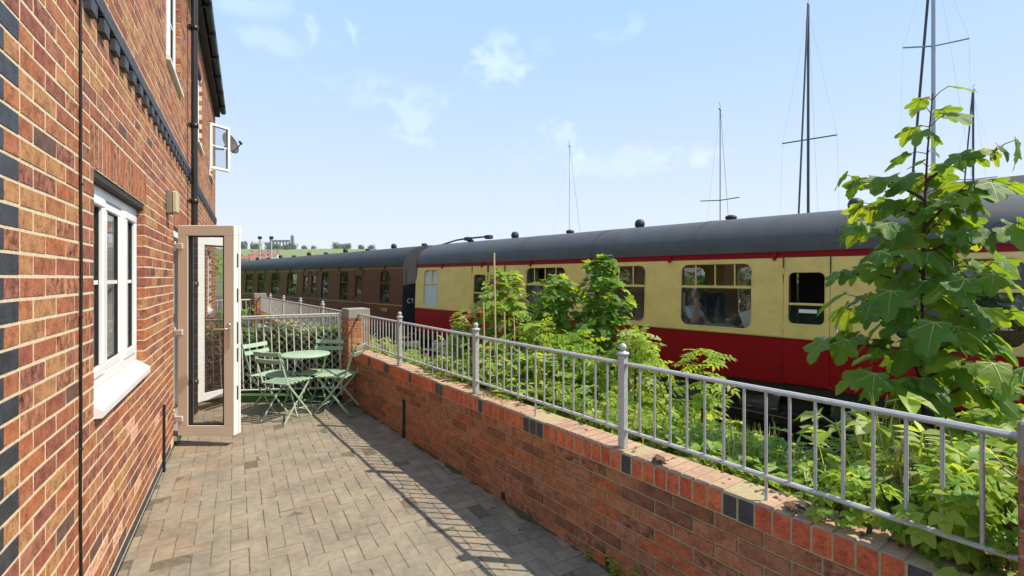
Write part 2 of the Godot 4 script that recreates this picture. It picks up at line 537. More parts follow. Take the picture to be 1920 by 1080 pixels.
func build_setting():
	var st = begin()
	st.set_smooth_group(1)
	quad(st, Vector3(-2500, -1.3, 2500), Vector3(2500, -1.3, 2500), Vector3(2500, -1.3, -2500), Vector3(-2500, -1.3, -2500))
	structure(put("ground", finish(st), M.ground, self))
	# harbour water behind the railway
	st = begin()
	var o = TRAIN_O - TRAIN_N * 12
	quad(st, o + TRAIN_X * 70 + Vector3(0, -1.29, 0), o - TRAIN_N * 160 + TRAIN_X * 70 + Vector3(0, -1.29, 0), o - TRAIN_N * 160 - TRAIN_X * 300 + Vector3(0, -1.29, 0), o - TRAIN_X * 300 + Vector3(0, -1.29, 0))
	structure(put("water", finish(st), M.water, self))
	# sloping bank between the garden wall and the track
	st = begin()
	st.set_smooth_group(1)
	var n = noise(201, 0.9, 3)
	var P = func(i, j):
		var t = 3.0 - i * 0.35
		var room = max(train_gap(wl(t, 0)) - 1.0, 1.0)
		var q = 0.145 + j / 16.0 * (room - 0.1)
		var p = wl(t, q)
		if is_nan(p.x) or is_nan(bank_height(t, q)): print('nan ', t, ' ', q)
		p.y = bank_height(t, q) + n.get_noise_2d(p.x, p.z) * 0.06 * min(j, 3)
		return p
	for i in 62:
		for j in 16:
			quad(st, P.call(i, j), P.call(i, j + 1), P.call(i + 1, j + 1), P.call(i + 1, j))
	structure(put("bank", finish(st), M.soil, self))
	# ballast and track
	st = begin()
	box(st, Vector3(0, -1.24, 0), Vector3(90, 0.10, 4.2), Transform3D(Basis(TRAIN_X, Vector3.UP, TRAIN_N), TRAIN_O - TRAIN_N * 1.38 - TRAIN_X * 20))
	structure(put("ballast", finish(st), M.ballast, self))
	var tr = thing("railway_track", "rusty steel rails on dark sleepers beneath the train", "track", TRAIN_O - TRAIN_N * 1.38 + Vector3(0, -1.19, 0))
	tr.basis = Basis(TRAIN_X, Vector3.UP, TRAIN_N)
	for s in [-1, 1]:
		st = begin()
		box(st, Vector3(-12, 0.07, s * 0.75), Vector3(56, 0.14, 0.065), Transform3D.IDENTITY, 0.01)
		put("rail", finish(st), M.steel_rail, tr)
	var sl = box_mesh(Vector3(0.25, 0.1, 2.5), 0.01)
	for i in 60:
		put("sleeper", sl, M.timber_dark, tr, Transform3D(Basis.IDENTITY, Vector3(10 - i * 0.72, -0.03, 0)))

# ---------------------------------------------------------------- patio of block pavers
func build_patio():
	var st = begin()
	box(st, Vector3(1.2, -0.66, -7.5), Vector3(3.6, 1.314, 18.5))
	var patio = structure(put("patio", finish(st), M.joint_sand, self))
	var pm = []
	for k in 3:
		pm.append(paver_mesh(k))
	var list = []
	var W = 0.1
	var rot = Basis(Vector3.UP, 0.02)
	var stain = noise(311, 0.8, 3)
	for i in range(-2, 30):
		for j in range(-14, 150):
			var m = posmod(i - j, 4)
			if m == 1 or m == 3: continue
			var c = Vector3(i * W + W / 2, 0, -j * W - W / 2) + Vector3(0.02, 0, 0)
			var b = rot
			if m == 0: c += Vector3(W / 2, 0, 0)
			else:
				c += Vector3(0, 0, W / 2)
				b = rot * Basis(Vector3.UP, PI / 2)
			c = rot * c
			if c.x < -0.04: continue
			var q = (c - WALL_O).dot(-WALL_IN)
			if q > 0.0: continue
			b = b * Basis.from_euler(Vector3(rng.randfn(0, 0.009), rng.randfn(0, 0.008), rng.randfn(0, 0.007)))
			c.y = rng.randfn(0, 0.0014)
			var k = rng.randi() % 5
			var wear = stain.get_noise_2d(c.x, c.z)
			if c.x + wear * 0.8 < 0.55 and rng.randf() < 0.6: k = 5
			if q > -0.42 + wear * 0.5 and rng.randf() < 0.5: k = 6
			list.append([Transform3D(b, c), (c - EYE).length_squared(), pm[rng.randi() % 3], PAVERS[k], in_view(c)])
	split_pieces(list, "paver", patio, 290)
	moss_strip()

func moss_strip():
	var st = begin()
	st.set_smooth_group(1)
	var n = noise(55, 3.0, 3)
	var P = func(i, j):
		var t = -4.5 + i * 0.03
		var w = clampf(0.022 + 0.05 * n.get_noise_1d(t), 0.002, 0.08)
		return wl(t, -0.068 - w * j / 2.0, [0.016, 0.011, 0.0015][j] * clampf(w * 30.0, 0.15, 1.0) + 0.002)
	for i in 200:
		for j in 2:
			quad(st, P.call(i, j), P.call(i, j + 1), P.call(i + 1, j + 1), P.call(i + 1, j))
	stuff(put("moss", finish(st), M.moss, self))

func paver_mesh(k):
	var st = begin()
	var l = 0.197
	var w = 0.0965
	var c = 0.003
	st.set_smooth_group(-1)
	var r = RandomNumberGenerator.new()
	r.seed = 400 + k
	var o = []
	var inn = []
	for s in [[-1, 1], [0, 1], [1, 1], [1, -1], [0, -1], [-1, -1]]:
		var j = Vector2(r.randfn(0, 0.0008), r.randfn(0, 0.0008))
		o.append(Vector3(s[0] * l / 2 + j.x, -c, s[1] * w / 2 + j.y))
		inn.append(Vector3(s[0] * (l / 2 - c) + j.x, 0.0 if s[0] else -0.0006, s[1] * (w / 2 - c) + j.y))
	for i in 6:
		var i2 = (i + 1) % 6
		quad(st, o[i], o[i2], inn[i2], inn[i])
		quad(st, o[i] - Vector3(0, 0.03, 0), o[i2] - Vector3(0, 0.03, 0), o[i2], o[i])
	quad(st, inn[0], inn[1], inn[4], inn[5])
	quad(st, inn[1], inn[2], inn[3], inn[4])
	return finish(st)

# list of [transform, size order, mesh, material, in view]: the ones that show largest become parts, the rest one joined part
func split_pieces(list, called, parent, most, world_xf = Transform3D.IDENTITY):
	var order = []
	for i in list.size():
		if list[i][4]: order.append(i)
	order.sort_custom(func(a, b): return list[a][1] < list[b][1])
	var single = {}
	for i in min(most, order.size()):
		var a = list[order[i]]
		single[order[i]] = true
		put(called, a[2], a[3], parent, a[0])
	var by = {}
	for i in list.size():
		if single.has(i): continue
		var a = list[i]
		if not by.has(a[3]): by[a[3]] = []
		by[a[3]].append(a)
	if by.is_empty(): return
	var mesh = ArrayMesh.new()
	for m in by:
		var st = begin()
		for a in by[m]:
			st.append_from(a[2], 0, a[0])
		st.commit(mesh)
		mesh.surface_set_material(mesh.get_surface_count() - 1, m)
	stuff(put({"brick": "brickwork", "band_brick": "band_brickwork", "paver": "paving", "coping_brick": "coping"}.get(called, called), mesh, null, parent))

# ---------------------------------------------------------------- brickwork
var brick_cache := {}
func brick_mesh(l, h, d, c = 0.0015):
	var key = "%d_%d_%d" % [roundi(l * 200), roundi(h * 400), roundi(d * 200)]
	if brick_cache.has(key): return brick_cache[key]
	var st = begin()
	st.set_smooth_group(-1)
	var x = l / 2
	var y = h / 2
	var F = [Vector3(-x + c, -y + c, 0), Vector3(x - c, -y + c, 0), Vector3(x - c, y - c, 0), Vector3(-x + c, y - c, 0)]
	var R = [Vector3(-x, -y, -c), Vector3(x, -y, -c), Vector3(x, y, -c), Vector3(-x, y, -c)]
	quad(st, F[0], F[1], F[2], F[3])
	for i in 4:
		var k = (i + 1) % 4
		quad(st, R[i], R[k], F[k], F[i])
		quad(st, R[i] - Vector3(0, 0, d), R[k] - Vector3(0, 0, d), R[k], R[i])
	var m = finish(st)
	brick_cache[key] = m
	return m

# a face of stretcher bond in its own frame (x along, y up, z out); holes are [x0, x1, y0, y1]; returns piece rows for split_pieces
func bond(length, y0, y1, holes, mats, depth, world, skip_ends = 0.0):
	var list = []
	var rows = roundi((y1 - y0) / 0.075)
	for r in rows:
		var yb = y0 + r * 0.075
		var yc = yb + 0.0325 + 0.005
		var x = skip_ends - (0.1125 if r % 2 else 0.0)
		while x < length:
			var a = max(x, 0.0) + 0.0062 + rng.randf_range(-0.001, 0.001)
			var b = min(x + 0.225, length) - 0.0062 + rng.randf_range(-0.001, 0.001)
			x += 0.225
			var spans = [[a, b]]
			for hole in holes:
				if yc > hole[2] and yc < hole[3]:
					var out = []
					for s in spans:
						if hole[1] <= s[0] or hole[0] >= s[1]:
							out.append(s)
							continue
						if hole[0] - s[0] > 0.014: out.append([s[0], hole[0] + 0.003])
						if s[1] - hole[1] > 0.014: out.append([hole[1] - 0.003, s[1]])
					spans = out
			for s in spans:
				var l = s[1] - s[0]
				if l < 0.014: continue
				var c = Vector3((s[0] + s[1]) / 2, yc + rng.randf_range(-0.001, 0.001), rng.randf_range(0.0012, 0.0024))
				var b3 = Basis.from_euler(Vector3(rng.randf_range(-0.02, 0.02), rng.randf_range(-0.005, 0.005), rng.randf_range(-0.008, 0.008)))
				list.append(piece(Transform3D(b3, c), brick_mesh(l, 0.0635, depth), mats[rng.randi() % mats.size()], world))
	return list

func piece(xf, mesh, m, world):
	var p = world * xf.origin
	var n = (world.basis.z).normalized()
	var v = p - EYE
	var d2 = v.length_squared()
	return [xf, d2 / max(0.05, -n.dot(v.normalized())), mesh, m, in_view(p)]

# mortar body around holes, as blocks
func wall_body(st, length, y0, y1, holes, z0, z1):
	var xs = [0.0, length]
	var ys = [y0, y1]
	for h in holes:
		xs.append_array([h[0], h[1]])
		ys.append_array([h[2], h[3]])
	xs.sort(); ys.sort()
	for i in xs.size() - 1:
		for j in ys.size() - 1:
			if xs[i + 1] - xs[i] < 0.001 or ys[j + 1] - ys[j] < 0.001: continue
			var cx = (xs[i] + xs[i + 1]) / 2
			var cy = (ys[j] + ys[j + 1]) / 2
			var open = false
			for h in holes:
				if cx > h[0] and cx < h[1] and cy > h[2] and cy < h[3]: open = true
			if not open:
				box(st, Vector3(cx, cy, (z0 + z1) / 2), Vector3(xs[i + 1] - xs[i], ys[j + 1] - ys[j], z1 - z0))

# ---------------------------------------------------------------- the brick house
func build_house():
	var H = thing("brick_house", "tall red brick house with blue brick band, white windows and open glazed doors", "house", Vector3(0, 0, -1.9))
	# face frame: x runs away along the wall from the near corner, z out of the wall
	var fx = frame3(Vector3(0, 0, -1), Vector3.UP, Vector3(1, 0, 0), Vector3.ZERO)
	var world = Transform3D(Basis.IDENTITY, Vector3(0, 0, -1.9)) * fx
	var L = 11.0
	var S = 1.9
	# openings in wall coordinates
	var win = [[2.974 - S, 4.28 - S, 1.05, 2.205], [5.30 - S, 6.35 - S, 3.70, 4.90], [8.30 - S, 9.20 - S, 3.70, 4.90], [10.90 - S, 11.90 - S, 3.70, 4.80], [10.45 - S, 11.45 - S, 1.05, 2.205]]
	var door = [5.80 - S, 7.28 - S, 0.075, 2.205]
	var holes = win + [door]
	var top = 5.40
	var wall = part_node("wall", H, fx)
	var st = begin()
	wall_body(st, L, -0.3, top, holes, -0.30, 0.0)
	put("mortar", finish(st), M.mortar, wall)
	# zones laid otherwise than in plain bond
	var zones = holes.duplicate()
	for h in [win[0], win[1], win[2], win[3], win[4], door]:
		zones.append([h[0] - 0.06, h[1] + 0.06, 2.205 if h[3] < 3 else h[3], (2.205 if h[3] < 3 else h[3]) + 0.225])
	for h in win: zones.append([h[0], h[1], h[2] - 0.035, h[2] + 0.01])
	zones.append([0, L, 2.885, 3.035])      # blue brick band
	zones.append([0, L, -0.2, 0.085])       # blue plinth
	var quoin = []
	for r in range(0, 72):
		var y = -0.04 + 0.075 * r
		quoin.append([0, 0.2225 if r % 2 else 0.115, y, y + 0.075])
	var list = bond(L, -0.04, top - 0.01, zones + quoin, [0], 0.09, world)
	# brick colours drift in patches
	var n = noise(77, 0.55, 2)
	for a in list:
		var p = a[0].origin
		var v = rng.randf()
		var low = clampf(1.2 - p.y, 0, 1)
		var k = rng.randi() % 7
		if v < 0.16: k = 7 + rng.randi() % 3
		elif v < 0.185: k = 10
		elif p.y < 0.9 and p.x > 0.9 and p.x < 3.4 and v < 0.31: k = 11
		elif v < 0.36 + low * 0.12 and n.get_noise_2d(p.x, p.y) > -0.1: k = 4
		a[3] = HOUSE_BRICKS[k]
	# steel lintels over the openings
	for h in [win[0], win[1], win[2], win[3], win[4], door]:
		put("lintel", box_mesh(Vector3(h[1] - h[0] - 0.006, 0.036, 0.06), 0.003), M.timber_dark, wall, Transform3D(Basis.IDENTITY, Vector3((h[0] + h[1]) / 2, h[3] - 0.020, -0.036)))
	# soldier courses over the openings
	for h in [win[0], win[1], win[2], win[3], win[4], door]:
		var y = 2.205 if h[3] < 3 else h[3]
		var x = h[0] - 0.06
		while x + 0.07 < h[1] + 0.065:
			list.append(piece(Transform3D(Basis.from_euler(Vector3(rng.randf_range(-0.004, 0.004), rng.randf_range(-0.012, 0.012), rng.randf_range(-0.006, 0.006))), Vector3(x + 0.0375, y + 0.1125, rng.randf_range(0.0014, 0.0024))), brick_mesh(0.063, 0.215, 0.09), HOUSE_BRICKS[[0, 1, 2, 5, 6, 7, 8, 3][rng.randi() % 8]], world))
			x += 0.075
	split_pieces(list, "brick", wall, 300)
	# blue bricks: corner blocks, plinth and the toothed band
	list = []
	for r in range(0, 72):
		var y = -0.04 + 0.075 * r + 0.0375
		if y > 2.87 and y < 3.05: continue
		var l = 0.2125 if r % 2 else 0.105
		list.append(piece(Transform3D(Basis.IDENTITY, Vector3(l / 2 + 0.002, y, 0.0022)), brick_mesh(l, 0.065, 0.09), M.blue_brick, world))
	var i = 0
	for r in 2:
		var x = 0.23 - 0.1125 * (r % 2)
		while x < L - 0.02:
			var l = min(0.215, L - x)
			if not (x + l > door[0] and x < door[1] and r > 0):
				list.append(piece(Transform3D(Basis.IDENTITY, Vector3(x + l / 2, -0.04 + 0.0325 + 0.075 * r, 0.0024)), brick_mesh(l, 0.06, 0.09), M.blue_brick, world))
			x += 0.225
	var x = 0.0
	while x < L - 0.1:
		list.append(piece(Transform3D(Basis.IDENTITY, Vector3(x + 0.1125, 2.9975, 0.03)), brick_mesh(0.215, 0.065, 0.12), M.blue_brick, world))
		list.append(piece(Transform3D(Basis.IDENTITY, Vector3(x + 0.06, 2.9225, 0.03)), brick_mesh(0.1025, 0.065, 0.12), M.blue_brick, world))
		list.append(piece(Transform3D(Basis.IDENTITY, Vector3(x + 0.1725, 2.9225, 0.0022)), brick_mesh(0.1025, 0.065, 0.09), HOUSE_BRICKS[[4, 2, 5, 3][rng.randi() % 4]], world))
		x += 0.225
	split_pieces(list, "band_brick", wall, 260)
	# the near end wall and the rest of the shell
	var ends = part_node("end_wall", H, frame3(Vector3(1, 0, 0), Vector3.UP, Vector3(0, 0, 1), Vector3(-8.0, 0, -0.005)))
	st = begin()
	box(st, Vector3(3.99, 2.55, -0.15), Vector3(7.7, 5.7, 0.28))
	put("mortar", finish(st), M.mortar, ends)
	list = bond(8.0, -0.04, top - 0.01, [], HOUSE_BRICKS.slice(0, 11), 0.05, Transform3D(ends.transform.basis, Vector3(-8, 0, -1.9)))
	for a in list: a[4] = false
	split_pieces(list, "brick", ends, 0)
	var far = part_node("end_wall", H, frame3(Vector3(-1, 0, 0), Vector3.UP, Vector3(0, 0, -1), Vector3(-0.0, 0, -L + 0.005)))
	st = begin()
	box(st, Vector3(4.15, 2.55, -0.15), Vector3(7.69, 5.7, 0.28))
	put("mortar", finish(st), M.mortar, far)
	list = bond(8.0, -0.04, top - 0.01, [], HOUSE_BRICKS.slice(0, 11), 0.05, Transform3D(far.transform.basis, Vector3(0, 0, -12.9)))
	for a in list: a[4] = false
	split_pieces(list, "brick", far, 0)
	st = begin()
	box(st, Vector3(-8.15, 2.55, -L / 2), Vector3(0.3, 5.7, L))
	put("back_wall", finish(st), HOUSE_BRICKS[0], H)
	# rooms behind the windows
	st = begin()
	box(st, Vector3(-3.6, 0.04, -L / 2), Vector3(6.4, 0.06, L - 0.6))
	put("room_floor", finish(st), M.room_floor, H)
	st = begin()
	box(st, Vector3(-3.6, 2.62, -L / 2), Vector3(6.5, 0.25, L - 0.6))
	box(st, Vector3(-3.6, 5.25, -L / 2), Vector3(6.5, 0.1, L - 0.6))
	for z in [-2.9, -6.4]:
		box(st, Vector3(-2.6, 2.6, z), Vector3(4.5, 5.15, 0.12))
	box(st, Vector3(-4.9, 2.6, -L / 2), Vector3(0.12, 5.15, L - 0.6))
	put("room_partition", finish(st), M.plaster, H)
	# roof with deep gutter
	var roof = part_node("roof", H)
	st = begin()
	prism(st, [Vector2(0.16, 5.44), Vector2(0.16, 5.50), Vector2(-4.1, 8.3), Vector2(-8.4, 5.50), Vector2(-8.4, 5.44), Vector2(-4.1, 8.2)], -L + 0.25, 0.12)
	put("roof_slope", finish(st), M.slate, roof)
	st = begin()
	for g in [M.timber_dark]:
		box(st, Vector3(0.055, 5.37, -L / 2 + 0.1), Vector3(0.10, 0.14, L - 0.25))
	put("fascia", finish(st), M.timber_dark, roof)
	var gp = []
	for k in 9:
		var a = PI + PI * k / 8.0
		gp.append(Vector2(0.165 + 0.058 * cos(a), 5.43 + 0.058 * sin(a)))
	for k in 9:
		var a = TAU - PI * k / 8.0
		gp.append(Vector2(0.165 + 0.052 * cos(a), 5.43 + 0.052 * sin(a)))
	st = begin()
	prism(st, gp, -L + 0.22, 0.1)
	put("gutter", finish(st), M.black_plastic, roof)
	for k in 12:
		put("gutter_bracket", box_mesh(Vector3(0.12, 0.10, 0.03), 0.005), M.black_plastic, roof, Transform3D(Basis.IDENTITY, Vector3(0.165, 5.385, -0.5 - k * 0.88)))
	# windows
	for k in win.size():
		var h = win[k]
		var w = part_node("window", H, fx * Transform3D(Basis.IDENTITY, Vector3(h[0], h[2], 0)))
		if k == 0: w.set_meta("label", "white three light casement window with broad sill")
		curtain(w, 0.05, (h[1] - h[0]) * (0.40 if k == 0 else 0.3), 0.1, h[3] - h[2] - 0.06, -0.22)
		curtain(w, (h[1] - h[0]) * 0.68, h[1] - h[0] - 0.05, 0.1, h[3] - h[2] - 0.06, -0.22)
		window_unit(w, h[1] - h[0], h[3] - h[2] - 0.036, 3 if h[1] - h[0] > 1.2 else 2, k == 3)
	build_doors(H, fx, door)
	build_wall_fittings(H, fx, S)

func window_unit(w, W, Hh, lights, open_one = false):
	var st = begin()
	frame_bars(st, 0.006, W - 0.006, 0.055, Hh - 0.003, 0.055, -0.115, -0.045, 0.004)
	for i in range(1, lights):
		box(st, Vector3(W * i / lights, Hh / 2 + 0.026, -0.08), Vector3(0.06, Hh - 0.165, 0.07), Transform3D.IDENTITY, 0.004)
	put("frame", finish(st), M.white_plastic, w)
	st = begin()
	# sill: a wedge with a drip nose
	prism(st, [Vector2(0.034, -0.045), Vector2(0.034, -0.012), Vector2(0.030, -0.006), Vector2(-0.05, 0.052), Vector2(-0.12, 0.054), Vector2(-0.12, -0.045)], 0.0, W, frame3(Vector3(0, 0, 1), Vector3.UP, Vector3(-1, 0, 0), Vector3(W, 0, 0)))
	put("sill", finish(st), M.white_plastic, w)
	for i in lights:
		var x0 = W * i / lights + (0.058 if i == 0 else 0.031)
		var x1 = W * (i + 1) / lights - (0.058 if i == lights - 1 else 0.031)
		var y0 = 0.112
		var y1 = Hh - 0.06
		var open_this = open_one and i == 0
		var par = w
		var sash
		st = begin()
		var z0 = -0.11
		var z1 = -0.035
		if lights == 3 and i == 1: z1 = -0.05
		if open_this:
			x1 -= x0
			x0 = 0.0
		frame_bars(st, x0, x1, y0, y1, 0.05, z0, z1, 0.006)
		sash = put("sash", finish(st), M.white_plastic, par)
		if open_this:
			sash.transform = Transform3D(Basis(Vector3.UP, -0.95), Vector3(0.06, 0, 0.03))
		st = begin()
		frame_bars(st, x0 + 0.05, x1 - 0.05, y0 + 0.05, y1 - 0.05, 0.007, -0.07, -0.054, 0.0)
		put("gasket", finish(st), M.gasket, w if not open_this else w, sash.transform)
		st = begin()
		box(st, Vector3((x0 + x1) / 2, (y0 + y1) / 2, -0.066), Vector3(x1 - x0 - 0.1, y1 - y0 - 0.1, 0.004))
		put("pane", finish(st), M.window_glass, w, sash.transform)
		st = begin()
		box(st, Vector3((x0 + x1) / 2, (y0 + y1) / 2 + 0.02, -0.060), Vector3(x1 - x0 - 0.1, 0.022, 0.008))
		put("glazing_bar", finish(st), M.white_plastic, w, sash.transform)
		st = begin()
		box(st, Vector3(x1 - 0.025, y0 + (y1 - y0) * 0.48, -0.118), Vector3(0.02, 0.11, 0.016), Transform3D.IDENTITY, 0.004)
		put("handle", finish(st), M.white_plastic, w, sash.transform)

func curtain(w, x0, x1, y0, y1, z):
	var st = begin()
	st.set_smooth_group(1)
	var n = 28
	for i in n:
		var a = lerpf(x0, x1, float(i) / n)
		var b = lerpf(x0, x1, float(i + 1) / n)
		var za = z + 0.025 * sin(a * 55.0) + 0.008 * sin(a * 130.0)
		var zb = z + 0.025 * sin(b * 55.0) + 0.008 * sin(b * 130.0)
		quad(st, Vector3(a, y0, za), Vector3(b, y0, zb), Vector3(b, y1, zb), Vector3(a, y1, za))
	put("curtain", finish(st), M.net_curtain, w)

func door_leaf(parent, called, xf, W, Hh, mirror):
	var d = part_node(called, parent, xf)
	var st = begin()
	frame_bars(st, 0, W, 0, Hh, 0.105, -0.07, -0.0065, 0.004)
	put("stile_frame", finish(st), M.white_plastic, d)
	st = begin()
	frame_bars(st, 0.002, W - 0.002, 0.002, Hh - 0.002, 0.101, -0.006, 0.002, 0.004)
	put("outer_face", finish(st), M.door_plastic if not mirror else M.white_plastic, d)
	st = begin()
	frame_bars(st, 0.105, W - 0.105, 0.105, Hh - 0.105, 0.012, -0.055, -0.006, 0.0)
	put("gasket", finish(st), M.gasket, d)
	# inner beading on the room side, white
	st = begin()
	frame_bars(st, 0.002, W + 0.016, 0.002, Hh - 0.002, 0.10, -0.092, -0.0705, 0.006)
	put("inner_face", finish(st), M.white_plastic, d)
	st = begin()
	box(st, Vector3(W / 2, Hh / 2, -0.034), Vector3(W - 0.21, Hh - 0.21, 0.005))
	put("pane", finish(st), M.window_glass, d)
	st = begin()
	for y in [0.42, 0.80, 1.02, 1.40, 1.75]:
		box(st, Vector3(W + 0.002, y, -0.05), Vector3(0.006, 0.14 if y != 1.02 else 0.22, 0.016))
	put("lock_strip", finish(st), M.black_plastic, d)
	if not mirror:
		st = begin()
		box(st, Vector3(W - 0.052, 1.0, 0.006), Vector3(0.034, 0.24, 0.012), Transform3D.IDENTITY, 0.005)
		tube(st, [Vector3(W - 0.052, 1.07, 0.012), Vector3(W - 0.052, 1.07, 0.05), Vector3(W - 0.062, 1.07, 0.056), Vector3(W - 0.175, 1.068, 0.056)], 0.0095, 10)
		tube(st, [Vector3(W - 0.052, 0.94, 0.010), Vector3(W - 0.052, 0.94, 0.018)], 0.012, 10)
		put("handle", finish(st), M.chrome, d)
		for y in [0.17, 1.03, 1.89]:
			st = begin()
			box(st, Vector3(0.02, y, 0.008), Vector3(0.075, 0.055, 0.016), Transform3D.IDENTITY, 0.005)
			tube(st, [Vector3(-0.025, y - 0.05, 0.004), Vector3(-0.025, y + 0.05, 0.004)], 0.011, 10)
			put("hinge", finish(st), M.hinge, d)
	return d

func build_doors(H, fx, o):
	# frame in the opening
	var dn = part_node("door_frame", H, fx * Transform3D(Basis.IDENTITY, Vector3(o[0], o[2], 0)))
	var W = o[1] - o[0]
	var Hh = o[3] - o[2] - 0.037
	var st = begin()
	box(st, Vector3(0.035, Hh / 2, -0.045), Vector3(0.066, Hh - 0.004, 0.075), Transform3D.IDENTITY, 0.004)
	put("jamb", finish(st), M.white_plastic, dn)
	st = begin()
	box(st, Vector3(W - 0.035, Hh / 2, -0.045), Vector3(0.066, Hh - 0.004, 0.075), Transform3D.IDENTITY, 0.004)
	put("jamb", finish(st), M.white_plastic, dn)
	st = begin()
	box(st, Vector3(W / 2, Hh - 0.037, -0.045), Vector3(W - 0.14, 0.066, 0.075), Transform3D.IDENTITY, 0.004)
	put("head", finish(st), M.white_plastic, dn)
	st = begin()
	box(st, Vector3(W / 2, 0.0, -0.03), Vector3(W - 0.01, 0.045, 0.17), Transform3D.IDENTITY, 0.004)
	put("threshold", finish(st), M.concrete, dn)
	for xx in [0.007, W - 0.007]:
		put("reveal_lining", box_mesh(Vector3(0.012, Hh - 0.004, 0.27), 0.0, Vector3(xx, Hh / 2, -0.22)), M.white_plastic, dn)
	# the two leaves, swung right out
	var R = Vector3(0.8758, 0, 0.4827)      # near leaf lies square to the line of sight
	var z = R.cross(Vector3.UP).normalized()
	var base = H.position
	door_leaf(H, "door", frame3(R, Vector3.UP, z, Vector3(0.035, 0.105, -5.80) - base), 0.565, 2.10, false)
	var D2 = Vector3(0.781, 0, -0.624).normalized()
	var z2 = D2.cross(Vector3.UP).normalized()
	door_leaf(H, "door", frame3(D2, Vector3.UP, z2, Vector3(0.03, 0.105, -7.27) - base + z2 * 0.09), 0.57, 2.10, true)

func build_wall_fittings(H, fx, S):
	# downpipe with brackets
	var dp = part_node("downpipe", H, fx * Transform3D(Basis.IDENTITY, Vector3(7.05 - S, 0, 0.075)))
	put("pipe", tube_mesh([Vector3(0, 0.02, 0), Vector3(0, 5.15, 0), Vector3(0, 5.3, 0.03), Vector3(0, 5.40, 0.09)], 0.036, 14), M.black_plastic, dp)
	for y in [0.4, 1.6, 2.62, 3.55, 4.75]:
		var st = begin()
		lathe(st, [Vector2(0.0365, y - 0.03), Vector2(0.044, y - 0.028), Vector2(0.044, y + 0.028), Vector2(0.0365, y + 0.03)], 14)
		box(st, Vector3(0, y, -0.05), Vector3(0.11, 0.03, 0.03))
		put("bracket", finish(st), M.black_plastic, dp)
	# cable clipped down the wall
	var pts = []
	for k in 40:
		pts.append(Vector3(2.745 - S + 0.006 * sin(k * 0.9) * sin(k * 0.37), 0.05 + k * 0.137, 0.008))
	var cb = part_node("cable", H, fx)
	put("wire", tube_mesh(pts, 0.0055, 6), M.cable, cb)
	for k in 9:
		put("clip", box_mesh(Vector3(0.018, 0.014, 0.016), 0.003), M.cable, cb, Transform3D(Basis.IDENTITY, Vector3(2.745 - S, 0.35 + k * 0.58, 0.007)))
	# conduit by the door foot
	put("conduit", tube_mesh([Vector3(5.1 - S, 0.0, 0.012), Vector3(5.1 - S, 0.58, 0.012)], 0.011, 8), M.black_plastic, H, fx)
	# lamp over the door
	var lm = part_node("wall_lamp", H, fx * Transform3D(Basis.IDENTITY, Vector3(5.36 - S, 2.37, 0)))
	var st = begin()
	box(st, Vector3(0, 0, 0.022), Vector3(0.15, 0.21, 0.042), Transform3D.IDENTITY, 0.006)
	put("back_box", finish(st), M.lamp_grey, lm)
	st = begin()
	box(st, Vector3(0, 0, 0.066), Vector3(0.14, 0.20, 0.045), Transform3D.IDENTITY, 0.012)
	put("diffuser", finish(st), M.lamp_beige, lm)
	# satellite dish by the far corner
	var ds = part_node("satellite_dish", H, fx * Transform3D(Basis.IDENTITY, Vector3(10.75, 4.72, 0)))
	put("arm", tube_mesh([Vector3(0, -0.14, 0.0), Vector3(0, -0.14, 0.16), Vector3(0, 0.0, 0.24)], 0.018, 8), M.dish, ds)
	st = begin()
	var prof = [Vector2(0.0, 0.0)]
	for k in range(1, 7): prof.append(Vector2(0.24 * k / 6.0, 0.05 * pow(k / 6.0, 2)))
	for k in range(6, -1, -1): prof.append(Vector2(0.24 * k / 6.0 + 0.004, 0.05 * pow(k / 6.0, 2) + 0.006))
	var ax = Vector3(-0.55, 0.30, 0.75).normalized()
	var sx = ax.cross(Vector3.UP).normalized()
	var dxf = frame3(sx, ax, sx.cross(ax), Vector3(0, 0, 0.27))
	lathe(st, prof, 24, dxf)
	put("reflector", finish(st), M.dish, ds)
	put("feed_arm", tube_mesh([dxf * Vector3(0.0, 0.02, -0.22), dxf * Vector3(0, 0.30, -0.10)], 0.012, 6), M.dish, ds)
	put("feed_horn", tube_mesh([dxf * Vector3(0, 0.30, -0.11), dxf * Vector3(0, 0.27, -0.04)], 0.028, 8), M.black_plastic, ds)

# ---------------------------------------------------------------- garden wall
func wall_face(t0):   # frame with x away from the viewer along the wall, z out over the patio
	return frame3(-WALL_DIR, Vector3.UP, WALL_IN, wl(t0, -0.07))

